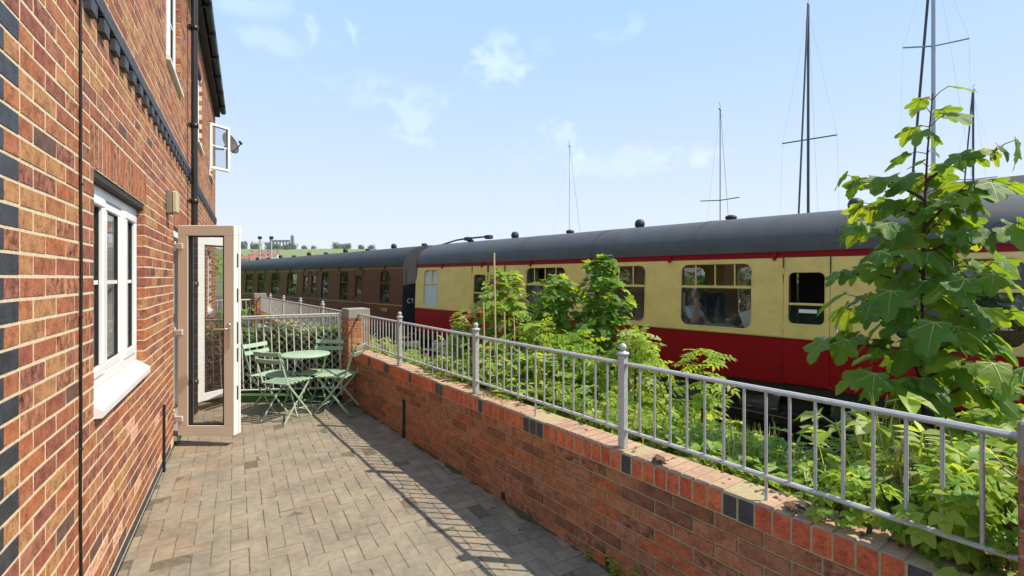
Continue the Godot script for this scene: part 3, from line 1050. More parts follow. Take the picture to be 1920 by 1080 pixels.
func build_garden_wall():
	var g = thing("garden_wall", "low brick garden wall with orange coping under the railing", "wall", wl(0, 0))
	for seg in [[1.62, 6.19], [-4.85, 7.2]]:
		var xf = wall_face(seg[0])
		xf.origin -= g.position
		var near = seg[0] > 0
		var f = part_node("wall_face", g, xf)
		var world = Transform3D(Basis.IDENTITY, g.position) * xf
		var st = begin()
		box(st, Vector3(seg[1] / 2, 0.14, -0.1085), Vector3(seg[1], 0.90, 0.205))
		box(st, Vector3(seg[1] / 2, 0.6445, -0.106), Vector3(seg[1], 0.107, 0.2135))
		put("mortar", finish(st), M.wall_mortar, f)
		var list = bond(seg[1], -0.005, 0.595, [], WALL_BRICKS, 0.08, world)
		for a in list:
			if a[0].origin.y > 0.05 and rng.randf() < 0.006: a[3] = M.blue_brick
		split_pieces(list, "brick", f, 290 if near else 20)
		list = []
		var x = 0.0
		var k = 0
		var dark = {3: 1, 11: 1, 12: 1, 20: 1, 30: 1, 31: 1, 32: 1, 40: 1, 49: 1, 50: 1, 58: 1, 66: 1, 67: 1, 74: 1}
		while x < seg[1] - 0.03:
			var m = M.blue_brick if dark.has(k) else COPING[rng.randi() % 3]
			var b = brick_cache.get("coping")
			if b == null:
				st = begin()
				box(st, Vector3(0, -0.0015, -0.1075), Vector3(0.0655, 0.0995, 0.215), Transform3D.IDENTITY, 0.003)
				b = finish(st)
				brick_cache["coping"] = b
			list.append(piece(Transform3D(Basis.from_euler(Vector3(rng.randfn(0, 0.004), rng.randfn(0, 0.006), rng.randfn(0, 0.004))), Vector3(x + 0.0375, 0.649 + rng.randfn(0, 0.0007), 0.004 + rng.randfn(0, 0.001))), b, m, world))
			x += 0.075
			k += 1
		# worn, lichen-pale top faces of the coping
		for sx in range(0, k, 6):
			if true:
				st = begin()
				var n = min(6, k - sx)
				for j in n:
					if dark.has(sx + j): continue
					box(st, Vector3((sx + j) * 0.075 + 0.0375, 0.7005, -0.104), Vector3(0.0635, 0.0055, 0.208), Transform3D.IDENTITY, 0.002)
				stuff(put("worn_top", finish(st), M.weathered_top, f))
		split_pieces(list, "coping_brick", f, 200 if near else 10)
	# black pipe standing in the wall face
	put("drain_pipe", tube_mesh([Vector3(0, 0.0, 0), Vector3(0, 0.40, 0)], 0.016, 8), M.black_plastic, g, Transform3D(Basis.IDENTITY, wl(-2.9, -0.085) - g.position))
	for t in [-0.05, 0.42, -1.1]:
		put("weep_hole", box_mesh(Vector3(0.03, 0.055, 0.03), 0.004), M.gasket, g, Transform3D(Basis(WALL_DIR, Vector3.UP, WALL_IN), wl(t, -0.065, 0.04) - g.position))
	for d in [[-4.695, "brick gate pillar between chairs and the railing", "pillar at the end of the patio wall"], [1.742, "brick pillar where the railing ends beside the bramble", ""], [-12.6, "distant brick pillar on the neighbouring terrace", ""]]:
		pillar(d[0], d[1])

func pillar(t, label):
	var p = thing("brick_pillar", label, "pillar", wl(t, 0), 0, "brick pillars in the garden wall")
	p.basis = Basis(WALL_DIR, Vector3.UP, WALL_IN).orthonormalized()
	var st = begin()
	box(st, Vector3(0, 0.44, 0), Vector3(0.283, 1.40, 0.283))
	put("mortar_core", finish(st), M.wall_mortar, p)
	var mats = WALL_BRICKS if t < 1 else WALL_BRICKS
	for side in 4:
		var b = Basis(Vector3.UP, side * PI / 2)
		var r = 0
		while -0.25 + r * 0.075 < 1.12:
			var y = -0.25 + r * 0.075 + 0.0375
			var off = -0.051 if (r + side) % 2 else 0.051
			# a stretcher and a header on each face of each course
			for s in [0, 1]:
				var l = 0.183 if s == 0 else 0.09
				var x = (-0.145 + l / 2 + 0.002) if (s == 0) == (off < 0) else (0.145 - l / 2 - 0.002)
				var xf = Transform3D(b, b * Vector3(x, 0, 0.145) + Vector3(0, y, 0))
				var m = mats[rng.randi() % mats.size()]
				if side == 1 and rng.randf() < 0.5: m = HOUSE_BRICKS[[4, 2, 5, 9][rng.randi() % 4]]
				put("brick", brick_mesh(l, 0.065, 0.05), m, p, xf)
			r += 1
	st = begin()
	box(st, Vector3(0, 1.20, 0), Vector3(0.294, 0.13, 0.294), Transform3D.IDENTITY, 0.008)
	put("cap_stone", finish(st), M.concrete, p)

# ---------------------------------------------------------------- railing
func railing_post():
	var st = begin()
	box(st, Vector3(0, 0.27, 0), Vector3(0.046, 0.54, 0.046), Transform3D.IDENTITY, 0.007)
	lathe(st, [Vector2(0, 0.538), Vector2(0.036, 0.538), Vector2(0.038, 0.546), Vector2(0.034, 0.552), Vector2(0.018, 0.556), Vector2(0.015, 0.562)], 14)
	var prof = []
	for k in 9:
		var a = -PI / 2 * 0.8 + PI * 0.9 * k / 8.0
		prof.append(Vector2(0.0225 * cos(a), 0.581 + 0.0225 * sin(a)))
	prof.append(Vector2(0, 0.6035))
	lathe(st, prof, 14)
	return finish(st)

func build_railing():
	var pm = railing_post()
	for seg in [["silver railing with ball topped posts along the garden wall beside the shrubs", [0.0, -1.6, -3.2], 1.597, -4.55, 0], ["distant dense railing beyond the patio fence running to the far pillar", [-6.35, -7.9, -9.45, -11.0], -4.85, -12.45, 1]]:
		var r = thing("railing", seg[0], "railing", wl(0, 0, 0.70), 0, "railings on the garden wall")
		r.basis = Basis(WALL_DIR, Vector3.UP, WALL_IN).orthonormalized()
		for t in seg[1]:
			put("post", pm, M.galvanised, r, Transform3D(Basis.IDENTITY, Vector3(t, 0, 0)))
		var stops = [seg[2]] + seg[1] + [seg[3]]
		for i in stops.size() - 1:
			var a = stops[i] - (0.023 if i > 0 else 0.0)
			var b = stops[i + 1] + (0.023 if i < stops.size() - 2 else 0.0)
			var st = begin()
			box(st, Vector3((a + b) / 2, 0.488, 0), Vector3(a - b, 0.022, 0.030), Transform3D.IDENTITY, 0.008)
			put("top_rail", finish(st), M.galvanised, r)
			st = begin()
			box(st, Vector3((a + b) / 2, 0.108, 0), Vector3(a - b, 0.018, 0.026), Transform3D.IDENTITY, 0.006)
			put("bottom_rail", finish(st), M.galvanised, r)
			var n = 15 if seg[4] == 0 else 16
			if i == stops.size() - 2 and seg[4] == 0: n = 13
			var bm = tube_mesh([Vector3(0, 0.10, 0), Vector3(0, 0.484, 0)], 0.0068, 8)
			var bl = tube_mesh([Vector3(0, 0.0, 0), Vector3(0, 0.484, 0)], 0.0068, 8)
			for k in n:
				var f = (k + 1.0) / (n + 1.0)
				put("baluster", bl if k == n / 2 else bm, M.galvanised, r, Transform3D(Basis(Vector3.UP, rng.randf() * 0.3), Vector3(lerpf(a, b, f), 0, 0)))

# ---------------------------------------------------------------- fence and lattice at the end of the patio
func build_end_fence():
	var A = Vector3(0.01, 0.0, -7.95)
	var B = Vector3(1.80, 0.075, -6.86)
	var x = (B - A).normalized()
	var z = Vector3(x.z, 0, -x.x).normalized()
	if z.z < 0: z = -z
	var y = z.cross(x)
	var L = (B - A).length()
	var f = thing("railing_fence", "pale metal fence of upright bars across the end of the patio behind the chairs", "fence", A)
	f.basis = Basis(x, y, z).orthonormalized()
	for yy in [0.105, 1.115]:
		var st = begin()
		box(st, Vector3(L / 2, yy, 0), Vector3(L, 0.024, 0.032), Transform3D.IDENTITY, 0.007)
		put("top_rail" if yy > 1 else "bottom_rail", finish(st), M.fence_paint, f)
	var bm = tube_mesh([Vector3(0, 0.1, 0), Vector3(0, 1.11, 0)], 0.008, 8)
	var n = 20
	for k in n:
		put("baluster", bm, M.fence_paint, f, Transform3D(Basis.IDENTITY, Vector3(L * (k + 0.6) / n, 0, 0)))
	for xx in [0.03, L - 0.03]:
		put("end_post", box_mesh(Vector3(0.03, 1.12, 0.03), 0.005), M.fence_paint, f, Transform3D(Basis.IDENTITY, Vector3(xx, 0.56, 0)))
	var tl = thing("lattice_trellis", "diagonal wooden lattice panel standing behind the pale fence", "trellis", A - z * 0.07)
	tl.basis = f.basis
	var h0 = 0.1
	var h1 = 1.08
	var step = 0.105
	for dir in [-1, 1]:
		var c = -1.2
		while c < L + 1.2:
			# line x = c + dir * (y - h0), clipped to the panel
			var pa = Vector2(c, h0)
			var pb = Vector2(c + dir * (h1 - h0), h1)
			var t0 = 0.0
			var t1 = 1.0
			var dx = pb.x - pa.x
			for lim in [[0.02, 1], [L - 0.02, -1]]:
				var tt = (lim[0] - pa.x) / dx
				if (dx > 0) == (lim[1] > 0): t0 = max(t0, tt)
				else: t1 = min(t1, tt)
			if t1 - t0 > 0.05:
				var a = pa.lerp(pb, t0)
				var b = pa.lerp(pb, t1)
				var zz = -0.004 * dir - 0.004
				put("lath", bar_mesh(Vector3(a.x, a.y, zz), Vector3(b.x, b.y, zz), 0.006, 0.012, Vector3(0, 0, 1)), M.lath, tl)
			c += step
	var st = begin()
	frame_bars(st, 0.0, L, h0 - 0.02, h1 + 0.01, 0.022, -0.016, 0.012, 0.003)
	put("border", finish(st), M.lath, tl)
	# strip of green turf along the fence foot
	st = begin()
	prism(st, [Vector2(0.02, 0.003), Vector2(L - 0.05, -0.05), Vector2(L - 0.05, 0.03), Vector2(0.02, 0.085)], -0.10, 0.16)
	var turf = put("turf_strip", finish(st), M.turf, self, Transform3D(f.basis, A + Vector3(0, -0.0, 0)))
	tag(turf, "narrow strip of bright green turf along the foot of the pale fence", "turf")
	# neighbour's end fence far behind
	var f2 = thing("railing_fence", "distant metal fence between the far pillar and the house corner", "fence", Vector3(0.0, 0, -14.4))
	f2.rotation.y = 0.25
	for yy in [0.12, 1.10]:
		put("top_rail" if yy > 1 else "bottom_rail", box_mesh(Vector3(1.3, 0.03, 0.035), 0.006), M.fence_paint, f2, Transform3D(Basis.IDENTITY, Vector3(0.35, yy, 0)))
	for k in 12:
		put("baluster", bm, M.fence_paint, f2, Transform3D(Basis.IDENTITY, Vector3(-0.25 + k * 0.11, 0, 0)))

# ---------------------------------------------------------------- the train
func side_z(y):      # slight tumblehome of the coach side
	return -0.075 * pow(clampf((y - 0.55) / 1.55, 0, 1), 2.0) - 0.05 * pow(clampf((0.35 - y) / 0.4, 0, 1), 2.0)

func side_rect(st, x0, x1, y0, y1, flip = false):
	if x1 - x0 < 0.0005 or y1 - y0 < 0.0005: return
	st.set_smooth_group(1)
	var n = max(1, ceili((y1 - y0) / 0.3))
	for i in n:
		var a = lerpf(y0, y1, float(i) / n)
		var b = lerpf(y0, y1, float(i + 1) / n)
		var p = [Vector3(x0, a, side_z(a)), Vector3(x1, a, side_z(a)), Vector3(x1, b, side_z(b)), Vector3(x0, b, side_z(b))]
		if flip: quad(st, p[3], p[2], p[1], p[0])
		else: quad(st, p[0], p[1], p[2], p[3])

func hole_outline(x0, x1, y0, y1, r):
	var out = []
	for c in [[x1 - r, y0 + r, -90], [x1 - r, y1 - r, 0], [x0 + r, y1 - r, 90], [x0 + r, y0 + r, 180]]:
		for k in 6:
			var a = deg_to_rad(c[2] + 18.0 * k)
			out.append(Vector2(c[0] + r * cos(a), c[1] + r * sin(a)))
	return out

func side_panel(st, x0, x1, y0, y1, holes, reveal = 0.05):
	var x = x0
	for h in holes:
		if h[1] <= x0 or h[0] >= x1: continue
		side_rect(st, x, h[0], y0, y1)
		side_rect(st, h[0], h[1], y0, h[2])
		side_rect(st, h[0], h[1], h[3], y1)
		var r = h[4]
		var o = hole_outline(h[0], h[1], h[2], h[3], r)
		var corner = [Vector2(h[1], h[2]), Vector2(h[1], h[3]), Vector2(h[0], h[3]), Vector2(h[0], h[2])]
		st.set_smooth_group(1)
		var v3 = func(p, d = 0.0): return Vector3(p.x, p.y, side_z(p.y) - d)
		for c in 4:
			for k in 5:
				tri(st, v3.call(corner[c]), v3.call(o[c * 6 + k + 1]), v3.call(o[c * 6 + k]))
		# thin fillers along the straight edges keep the opening closed all round
		st.set_smooth_group(3)
		for k in o.size():
			var a = o[k]
			var b = o[(k + 1) % o.size()]
			quad(st, v3.call(a), v3.call(b), v3.call(b, reveal), v3.call(a, reveal))
		x = h[1]
	side_rect(st, x, x1, y0, y1)

func pane_mesh(x0, x1, y0, y1, r, d):
	var st = begin()
	st.set_smooth_group(-1)
	var o = hole_outline(x0, x1, y0, y1, r)
	var c = Vector2((x0 + x1) / 2, (y0 + y1) / 2)
	var z = side_z(c.y) - d
	for k in o.size():
		var a = o[k]
		var b = o[(k + 1) % o.size()]
		tri(st, Vector3(c.x, c.y, z), Vector3(a.x, a.y, side_z(a.y) - d), Vector3(b.x, b.y, side_z(b.y) - d))
	return finish(st)

func ring_mesh(x0, x1, y0, y1, r, w, d0, d1):    # raised rim round an opening
	var st = begin()
	var o = hole_outline(x0, x1, y0, y1, r)
	var i = hole_outline(x0 + w, x1 - w, y0 + w, y1 - w, max(r - w, 0.004))
	st.set_smooth_group(2)
	for k in o.size():
		var k2 = (k + 1) % o.size()
		var z0 = side_z(o[k].y)
		var z1 = side_z(o[k2].y)
		var a = Vector3(o[k].x, o[k].y, z0 - d1); var b = Vector3(o[k2].x, o[k2].y, z1 - d1)
		var c = Vector3(i[k2].x, i[k2].y, z1 - d1); var e = Vector3(i[k].x, i[k].y, z0 - d1)
		quad(st, a, b, c, e)
		var dn = Vector3(0, 0, d1 - d0)
		quad(st, e, c, c + dn, e + dn)
	return finish(st)

func coach_roof(st, len, top0, half, rise):
	st.set_smooth_group(1)
	var P = []
	for k in 23:
		var a = PI * k / 22.0
		var cx = cos(a)
		var px = half * sign(cx) * pow(abs(cx), 2.0 / 2.35)
		P.append(Vector2(px - 1.37, top0 + rise * pow(abs(sin(a)), 2.0 / 2.35)))
	var n = 10
	for i in n:
		var x0 = len * i / n
		var x1 = len * (i + 1) / n
		for k in 22:
			quad(st, Vector3(x0, P[k].y, P[k].x), Vector3(x1, P[k].y, P[k].x), Vector3(x1, P[k + 1].y, P[k + 1].x), Vector3(x0, P[k + 1].y, P[k + 1].x))
	return P

func build_coach(called, label, s_far, len, style):
	var at = TRAIN_O - TRAIN_X * s_far + Vector3(0, -RB, 0)
	var root = thing(called, label, "railway coach", at)
	root.basis = Basis(TRAIN_X, Vector3.UP, TRAIN_N).orthonormalized()
	var up = Transform3D(Basis.IDENTITY, Vector3(0, RB, 0))
	var cream = style == "cream"
	var P = func(nm, mesh, m, parent = null): return put(nm, mesh, m, root if parent == null else parent, up if parent == null else Transform3D.IDENTITY)
	var big = []
	var doors = []
	var lav = []
	if cream:
		big = [[4.776, 5.99], [6.767, 7.98], [8.702, 9.918], [11.75, 12.966], [13.72, 14.936], [15.69, 16.906]]
		doors = [[2.738, 3.382], [3.41, 4.03], [10.386, 11.012], [18.6, 19.24]]
		lav = [[0.443, 1.167]]
	else:
		big = [[0.85, 2.07], [2.92, 4.14], [5.14, 6.36], [7.36, 8.58], [9.6, 10.82]]
		doors = [[11.56, 12.20], [12.48, 13.12], [16.62, 17.27]]
		lav = [[13.62, 14.29], [15.38, 16.06], [18.55, 19.2]]
	var up_mat = M.cream if cream else M.maroon
	var pane_mat = M.coach_glass if cream else M.clear_coach_glass
	var low_mat = M.crimson if cream else M.maroon
	var waist = 0.745 if cream else 0.78
	var holes = []
	for b in big: holes.append([b[0], b[1], 0.845, 1.915, 0.13])
	for d in doors: holes.append([(d[0] + d[1]) / 2 - 0.247, (d[0] + d[1]) / 2 + 0.247, 0.975, 1.765, 0.085])
	for l in lav: holes.append([l[0], l[1], 0.82, 1.91, 0.10])
	holes.sort_custom(func(a, b): return a[0] < b[0])
	# side between the doors, the doors themselves as leaves of their own
	var cuts = [0.0]
	for d in doors: cuts.append_array([d[0], d[1]])
	cuts.append(len)
	var st
	for i in range(0, cuts.size(), 2):
		st = begin()
		side_panel(st, cuts[i], cuts[i + 1], waist, 2.0, holes)
		P.call("upper_panel", finish(st), up_mat)
		st = begin()
		side_rect(st, cuts[i], cuts[i + 1], 0.03, waist)
		P.call("lower_panel", finish(st), low_mat)
	st = begin()
	side_rect(st, 0, len, 2.0, 2.09)
	P.call("cantrail_band", finish(st), low_mat)
	st = begin()
	box(st, Vector3(len / 2, 2.095, -0.072), Vector3(len, 0.014, 0.03))
	P.call("gutter_strip", finish(st), M.coach_roof)
	# lining
	for ln in ([[2.0, M.black_line, 0.012], [waist, M.black_line, 0.016], [waist + 0.02, M.gold_line, 0.008]] if cream else [[2.0, M.gold_line, 0.012], [waist, M.gold_line, 0.022]]):
		st = begin()
		box(st, Vector3(len / 2, ln[0], side_z(ln[0])), Vector3(len, ln[2], 0.008))
		P.call("lining", finish(st), ln[1])
	# doors
	for d in doors:
		var dr = part_node("door", root, up)
		var g = 0.006
		st = begin()
		side_panel(st, d[0] + g, d[1] - g, waist, 1.995, holes)
		put("door_panel", finish(st), up_mat, dr, Transform3D(Basis.IDENTITY, Vector3(0, 0, 0.004)))
		st = begin()
		side_rect(st, d[0] + g, d[1] - g, 0.05, waist)
		put("door_skirt", finish(st), low_mat, dr, Transform3D(Basis.IDENTITY, Vector3(0, 0, 0.004)))
		st = begin()
		box(st, Vector3(d[0], 1.02, -0.045), Vector3(0.012, 1.94, 0.02))
		box(st, Vector3(d[1], 1.02, -0.045), Vector3(0.012, 1.94, 0.02))
		put("door_gap", finish(st), M.black_line, dr)
		for y in [1.78, 0.93, 0.33]:
			put("hinge", tube_mesh([Vector3(d[0] - 0.004, y - 0.05, side_z(y) + 0.014), Vector3(d[0] - 0.004, y + 0.05, side_z(y) + 0.014)], 0.014, 8), up_mat if y > waist else low_mat, dr)
		put("grab_rail", tube_mesh([Vector3(d[1] + 0.10, 0.62, 0.0), Vector3(d[1] + 0.10, 0.62, 0.05), Vector3(d[1] + 0.10, 0.95, 0.045), Vector3(d[1] + 0.10, 0.95, -0.01)], 0.011, 8), M.chrome if cream else M.black_line, dr)
		put("handle", tube_mesh([Vector3(d[1] - 0.07, 0.82, 0.0), Vector3(d[1] - 0.07, 0.82, 0.035), Vector3(d[1] - 0.13, 0.82, 0.035)], 0.009, 6), M.chrome, dr)
		var c = (d[0] + d[1]) / 2
		var bar_y = 1.28
		put("window_rail", box_mesh(Vector3(0.49, 0.035, 0.02), 0.004), up_mat, dr, Transform3D(Basis.IDENTITY, Vector3(c, bar_y, side_z(bar_y) - 0.024)))
		put("rim", ring_mesh(c - 0.255, c + 0.255, 0.967, 1.773, 0.092, 0.014, 0.0, -0.009), up_mat, dr)
		put("pane", pane_mesh(c - 0.247, c + 0.247, 0.975, 1.28, 0.05, 0.034), pane_mat, dr)
		if not (cream and d[0] > 10 and d[0] < 11): put("pane", pane_mesh(c - 0.247, c + 0.247, 1.30, 1.765, 0.06, 0.034), pane_mat, dr)
		else:

			st = begin()
			box(st, Vector3.ZERO, Vector3(0.24, 0.055, 0.003))
			for k in 3:
				box(st, Vector3(0, 0.012 - k * 0.013, 0.002), Vector3(0.19 - 0.02 * k, 0.001, 0.001))

			put("notice", finish(st), M.paper, dr, Transform3D(Basis.IDENTITY, Vector3(c + 0.02, 1.175, side_z(1.17) - 0.028)))
	# big windows with sliding top lights
	for b in big + lav:
		var w = part_node("window", root, up)
		var x0 = b[0]
		var x1 = b[1]
		var small = x1 - x0 < 1.0
		var y0 = 0.82 if small else 0.845
		var split = 1.505 if small else 1.525
		put("rim", ring_mesh(x0 - 0.008, x1 + 0.008, y0 - 0.008, 1.923, 0.138, 0.014, 0.0, -0.009), up_mat, w)
		st = begin()
		box(st, Vector3((x0 + x1) / 2, split, side_z(split) - 0.022), Vector3(x1 - x0, 0.045, 0.026), Transform3D.IDENTITY, 0.004)
		var n = 2 if small else 4
		for k in range(1, n):
			var xx = lerpf(x0, x1, [0.0, 0.22, 0.5, 0.77][k] if n == 4 else 0.5)
			var ww = 0.022 if n == 4 else (0.09 if cream else 0.03)
			box(st, Vector3(xx, (split + 1.915) / 2, side_z(1.72) - 0.020), Vector3(ww, 1.915 - split - 0.02, 0.02), Transform3D.IDENTITY, 0.004)
		put("light_frame", finish(st), up_mat, w)
		var gl = M.frosted if small and cream else pane_mat
		put("pane", pane_mesh(x0, x1, y0, split, 0.10, 0.036), gl, w)
		if n == 4:
			put("pane", pane_mesh(x0, lerpf(x0, x1, 0.30), split, 1.915, 0.09, 0.040), gl, w)
			put("pane", pane_mesh(lerpf(x0, x1, 0.62 if x0 > 8.5 and x0 < 9 else 0.46), x1, split, 1.915, 0.09, 0.044), gl, w)
		else: put("pane", pane_mesh(x0, x1, split, 1.915, 0.09, 0.040), gl, w)
	# gutter brackets
	for k in range(0, int(len / 1.78)):
		var x = (12.823 - 4.348 - 1.78 * 4 if cream else 1.0) + k * 1.78
		if x < 0.2 or x > len - 0.2: continue
		st = begin()
		prism(st, [Vector2(-0.03, 2.09), Vector2(-0.03, 2.0), Vector2(-0.015, 1.955), Vector2(0.015, 1.955), Vector2(0.03, 2.0), Vector2(0.03, 2.09)], -0.075, -0.028, Transform3D(Basis.IDENTITY, Vector3(x, 0, 0)))
		P.call("gutter_bracket", finish(st), low_mat)
	# roof
	st = begin()
	var prof = coach_roof(st, len, 2.09, 1.322, 0.70)
	P.call("roof", finish(st), M.coach_roof if cream else M.coach_roof_dark)
	for k in range(1, 9):
		st = begin()
		st.set_smooth_group(1)
		var x = len * k / 9.0
		for i in 22:
			var o = Vector2(0, 2.4)
			var e0 = (prof[i] - Vector2(-1.37, 2.3)).normalized() * 0.008
			var e1 = (prof[i + 1] - Vector2(-1.37, 2.3)).normalized() * 0.008
			quad(st, Vector3(x - 0.025, prof[i].y + e0.y, prof[i].x + e0.x), Vector3(x + 0.025, prof[i].y + e0.y, prof[i].x + e0.x), Vector3(x + 0.025, prof[i + 1].y + e1.y, prof[i + 1].x + e1.x), Vector3(x - 0.025, prof[i + 1].y + e1.y, prof[i + 1].x + e1.x))
		P.call("roof_seam", finish(st), M.coach_roof if cream else M.coach_roof_dark)
	for k in 10:
		var x = 0.9 + k * 1.97 if cream else 0.7 + k * 2.05
		st = begin()
		var hh = 0.20 if k % 2 == (1 if cream else 0) else 0.11
		lathe(st, [Vector2(0.09, -0.03), Vector2(0.09, 0.03), Vector2(0.105, 0.045), Vector2(0.11, hh * 0.55), Vector2(0.085, hh * 0.85), Vector2(0.05, hh * 0.97), Vector2(0.0, hh)], 14)
		put("roof_vent", finish(st), M.gangway, root, Transform3D(Basis.IDENTITY, Vector3(x + 0.35, 2.775 + RB, -1.2)))
	# ends
	var ep = [Vector2(0, 0.0)]
	ep = []
	for p in prof: ep.append(Vector2(p.x, p.y))
	ep.append(Vector2(-2.74, 0.0)); ep.append(Vector2(0.0, 0.0))
	for e in [[0.0, 0.04], [len - 0.04, len]]:
		st = begin()
		prism(st, ep, e[0], e[1], Transform3D(Basis(Vector3(0, 0, 1), Vector3.UP, Vector3(1, 0, 0)), Vector3.ZERO))
		P.call("end_wall", finish(st), M.end_black)
	# gangway bellows at the ends
	for e in [-0.33, len + 0.33]:
		st = begin()
		for k in 4:
			box(st, Vector3(e + (k - 1.5) * 0.15, 1.0, -1.37), Vector3(0.11, 2.05, 1.15), Transform3D.IDENTITY, 0.03)
		P.call("gangway", finish(st), M.gangway)
		for zz in [-0.45, -2.25]:
			P.call("buffer", tube_mesh([Vector3(e - sign(e - 1) * 0.3, 0.03, zz), Vector3(e, 0.03, zz), Vector3(e, 0.03, zz), Vector3(e + sign(e - 1) * 0.03, 0.03, zz)], [0.09, 0.09, 0.2, 0.2], 14), M.underframe)
	# far side with openings, floor, partitions
	st = begin()
	side_panel(st, 0, len, 0.0, 2.09, holes)
	var fs = P.call("coach_side", finish(st), up_mat)
	fs.transform = Transform3D(Basis(Vector3(1, 0, 0), Vector3.UP, Vector3(0, 0, -1)), Vector3(0, RB, -2.74))
	for h in holes:
		P.call("pane", box_mesh(Vector3(h[1] - h[0], h[3] - h[2], 0.004), 0.0, Vector3((h[0] + h[1]) / 2, (h[2] + h[3]) / 2, -2.70)), M.dusty_glass if cream else M.clear_coach_glass)
	st = begin()
	wall_body(st, len, 0.2, 2.02, holes, -0.17, -0.115)
	P.call("inner_lining", finish(st), M.inside_wood)
	st = begin()
	box(st, Vector3(len / 2, 0.13, -1.37), Vector3(len - 0.1, 0.12, 2.60))
	P.call("floor", finish(st), M.inside_dark)
	st = begin()
	box(st, Vector3(len / 2, 2.16, -1.37), Vector3(len - 0.1, 0.03, 2.45))
	P.call("ceiling", finish(st), M.inside_ceiling)
	var pm = M.inside_wood if not cream else M.inside_dark
	for x in ([1.6, 2.62, 4.2, 10.2, 11.2, 18.4] if cream else [11.2, 13.3, 14.8, 16.4, 17.5]):
		P.call("partition", box_mesh(Vector3(0.05, 1.96, 1.15), 0.0, Vector3(x, 1.15, -0.72)), pm)
		P.call("partition", box_mesh(Vector3(0.05, 1.96, 1.05), 0.0, Vector3(x, 1.15, -2.12)), pm)
	if cream:
		P.call("partition", box_mesh(Vector3(0.94, 1.96, 0.05), 0.0, Vector3(10.7, 1.15, -1.45)), pm)
		P.call("partition", box_mesh(Vector3(1.5, 1.96, 0.05), 0.0, Vector3(3.4, 1.15, -1.45)), pm)
	# seats in facing pairs with tables
	var seat = seat_mesh()
	var seat_end = seat_end_mesh()
	for b in big:
		var c = (b[0] + b[1]) / 2
		for side in [0, 1]:
			var z = -0.50 if side == 0 else -2.2
			for k in [-1, 1]:
				var xf = Transform3D(Basis(Vector3.UP, 0 if k < 0 else PI), Vector3(c + k * 0.86, 0.19 + RB, z))
				var so = put("seat", seat, M.seat_dark, root, xf)
				for e in [-1, 1]: put("seat_end", seat_end, M.seat_blue, so, Transform3D(Basis.IDENTITY, Vector3(0, 0, e * 0.465)))
			st = begin()
			box(st, Vector3(c, 0.83, z), Vector3(0.62, 0.03, 0.86), Transform3D.IDENTITY, 0.008)
			box(st, Vector3(c, 0.5, z), Vector3(0.08, 0.64, 0.3))
			P.call("table", finish(st), M.table_top)
	# underframe
	st = begin()
	box(st, Vector3(len / 2, -0.08, -0.17), Vector3(len - 0.2, 0.20, 0.10))
	box(st, Vector3(len / 2, -0.08, -2.57), Vector3(len - 0.2, 0.20, 0.10))
	P.call("solebar", finish(st), M.underframe)
	for z in [-0.4, -2.3]:
		P.call("truss", tube_mesh([Vector3(len * 0.28, -0.15, z), Vector3(len * 0.38, -0.55, z), Vector3(len * 0.62, -0.55, z), Vector3(len * 0.72, -0.15, z)], 0.035, 6), M.underframe)
	for b in ([[8.95, 0.95, 0.42, -0.42, "box_green"], [7.4, 0.8, 0.45, -0.42, "underframe"], [10.6, 0.5, 0.35, -0.35, "underframe"], [11.6, 1.0, 0.3, -0.40, "underframe"], [6.2, 0.7, 0.5, -0.45, "underframe"]] if cream else [[9.0, 1.2, 0.45, -0.42, "underframe"], [11.5, 0.8, 0.4, -0.4, "underframe"]]):
		P.call("battery_box", box_mesh(Vector3(b[1], b[2], 0.55), 0.015, Vector3(b[0], b[3], -0.55)), M[b[4]])
	if cream:
		P.call("valve", box_mesh(Vector3(0.09, 0.08, 0.06), 0.01, Vector3(9.52, -0.30, -0.25)), M.red_paint)
		P.call("brake_rod", tube_mesh([Vector3(7.0, -0.52, -0.3), Vector3(11.2, -0.58, -0.3)], 0.014, 6), M.steel_rail)
		P.call("brake_cylinder", tube_mesh([Vector3(10.15, -0.5, -0.75), Vector3(10.75, -0.5, -0.75)], 0.2, 14), M.underframe)
		P.call("step_board", box_mesh(Vector3(0.7, 0.03, 0.2), 0.005, Vector3(10.7, -0.42, -0.12)), M.underframe)
		# exhaust pipework along the far end of the roof
		P.call("roof_pipe", tube_mesh([Vector3(0.05, 2.60, -0.62), Vector3(0.25, 2.74, -0.85), Vector3(0.8, 2.86, -1.0), Vector3(1.3, 2.89, -1.05), Vector3(2.3, 2.89, -1.05)], 0.026, 8), M.gangway)
		P.call("roof_pipe", tube_mesh([Vector3(0.1, 2.60, -0.60), Vector3(2.0, 2.72, -0.72)], 0.026, 8), M.gangway)
		for x in [1.35, 2.3]:
			P.call("pipe_box", box_mesh(Vector3(0.22, 0.11, 0.18), 0.02, Vector3(x, 2.87, -1.03)), M.gangway)
	for bx in [3.1, len - 3.1]:
		bogie(root, bx)
	# lettering
	if not cream:
		lettering(root, "E 4328", 0.105, M.letter_gold, Transform3D(Basis.IDENTITY, Vector3(18.86, 0.605 + RB, 0.006)))
		lettering(root, "C1", 0.16, M.letter_white, Transform3D(Basis(Vector3(0, 0, -1), Vector3.UP, Vector3(1, 0, 0)), Vector3(len + 0.004, 0.93 + RB, -0.30)))
	return root

func lettering(parent, text, size, m, xf):
	var f = SystemFont.new()
	f.font_names = PackedStringArray(["Droid Sans"])
	f.font_weight = 700
	var t = TextMesh.new()
	t.text = text
	t.font = f
	t.font_size = 64
	t.pixel_size = size / 46.0
	t.depth = 0.006
	put("lettering", t, m, parent, xf)

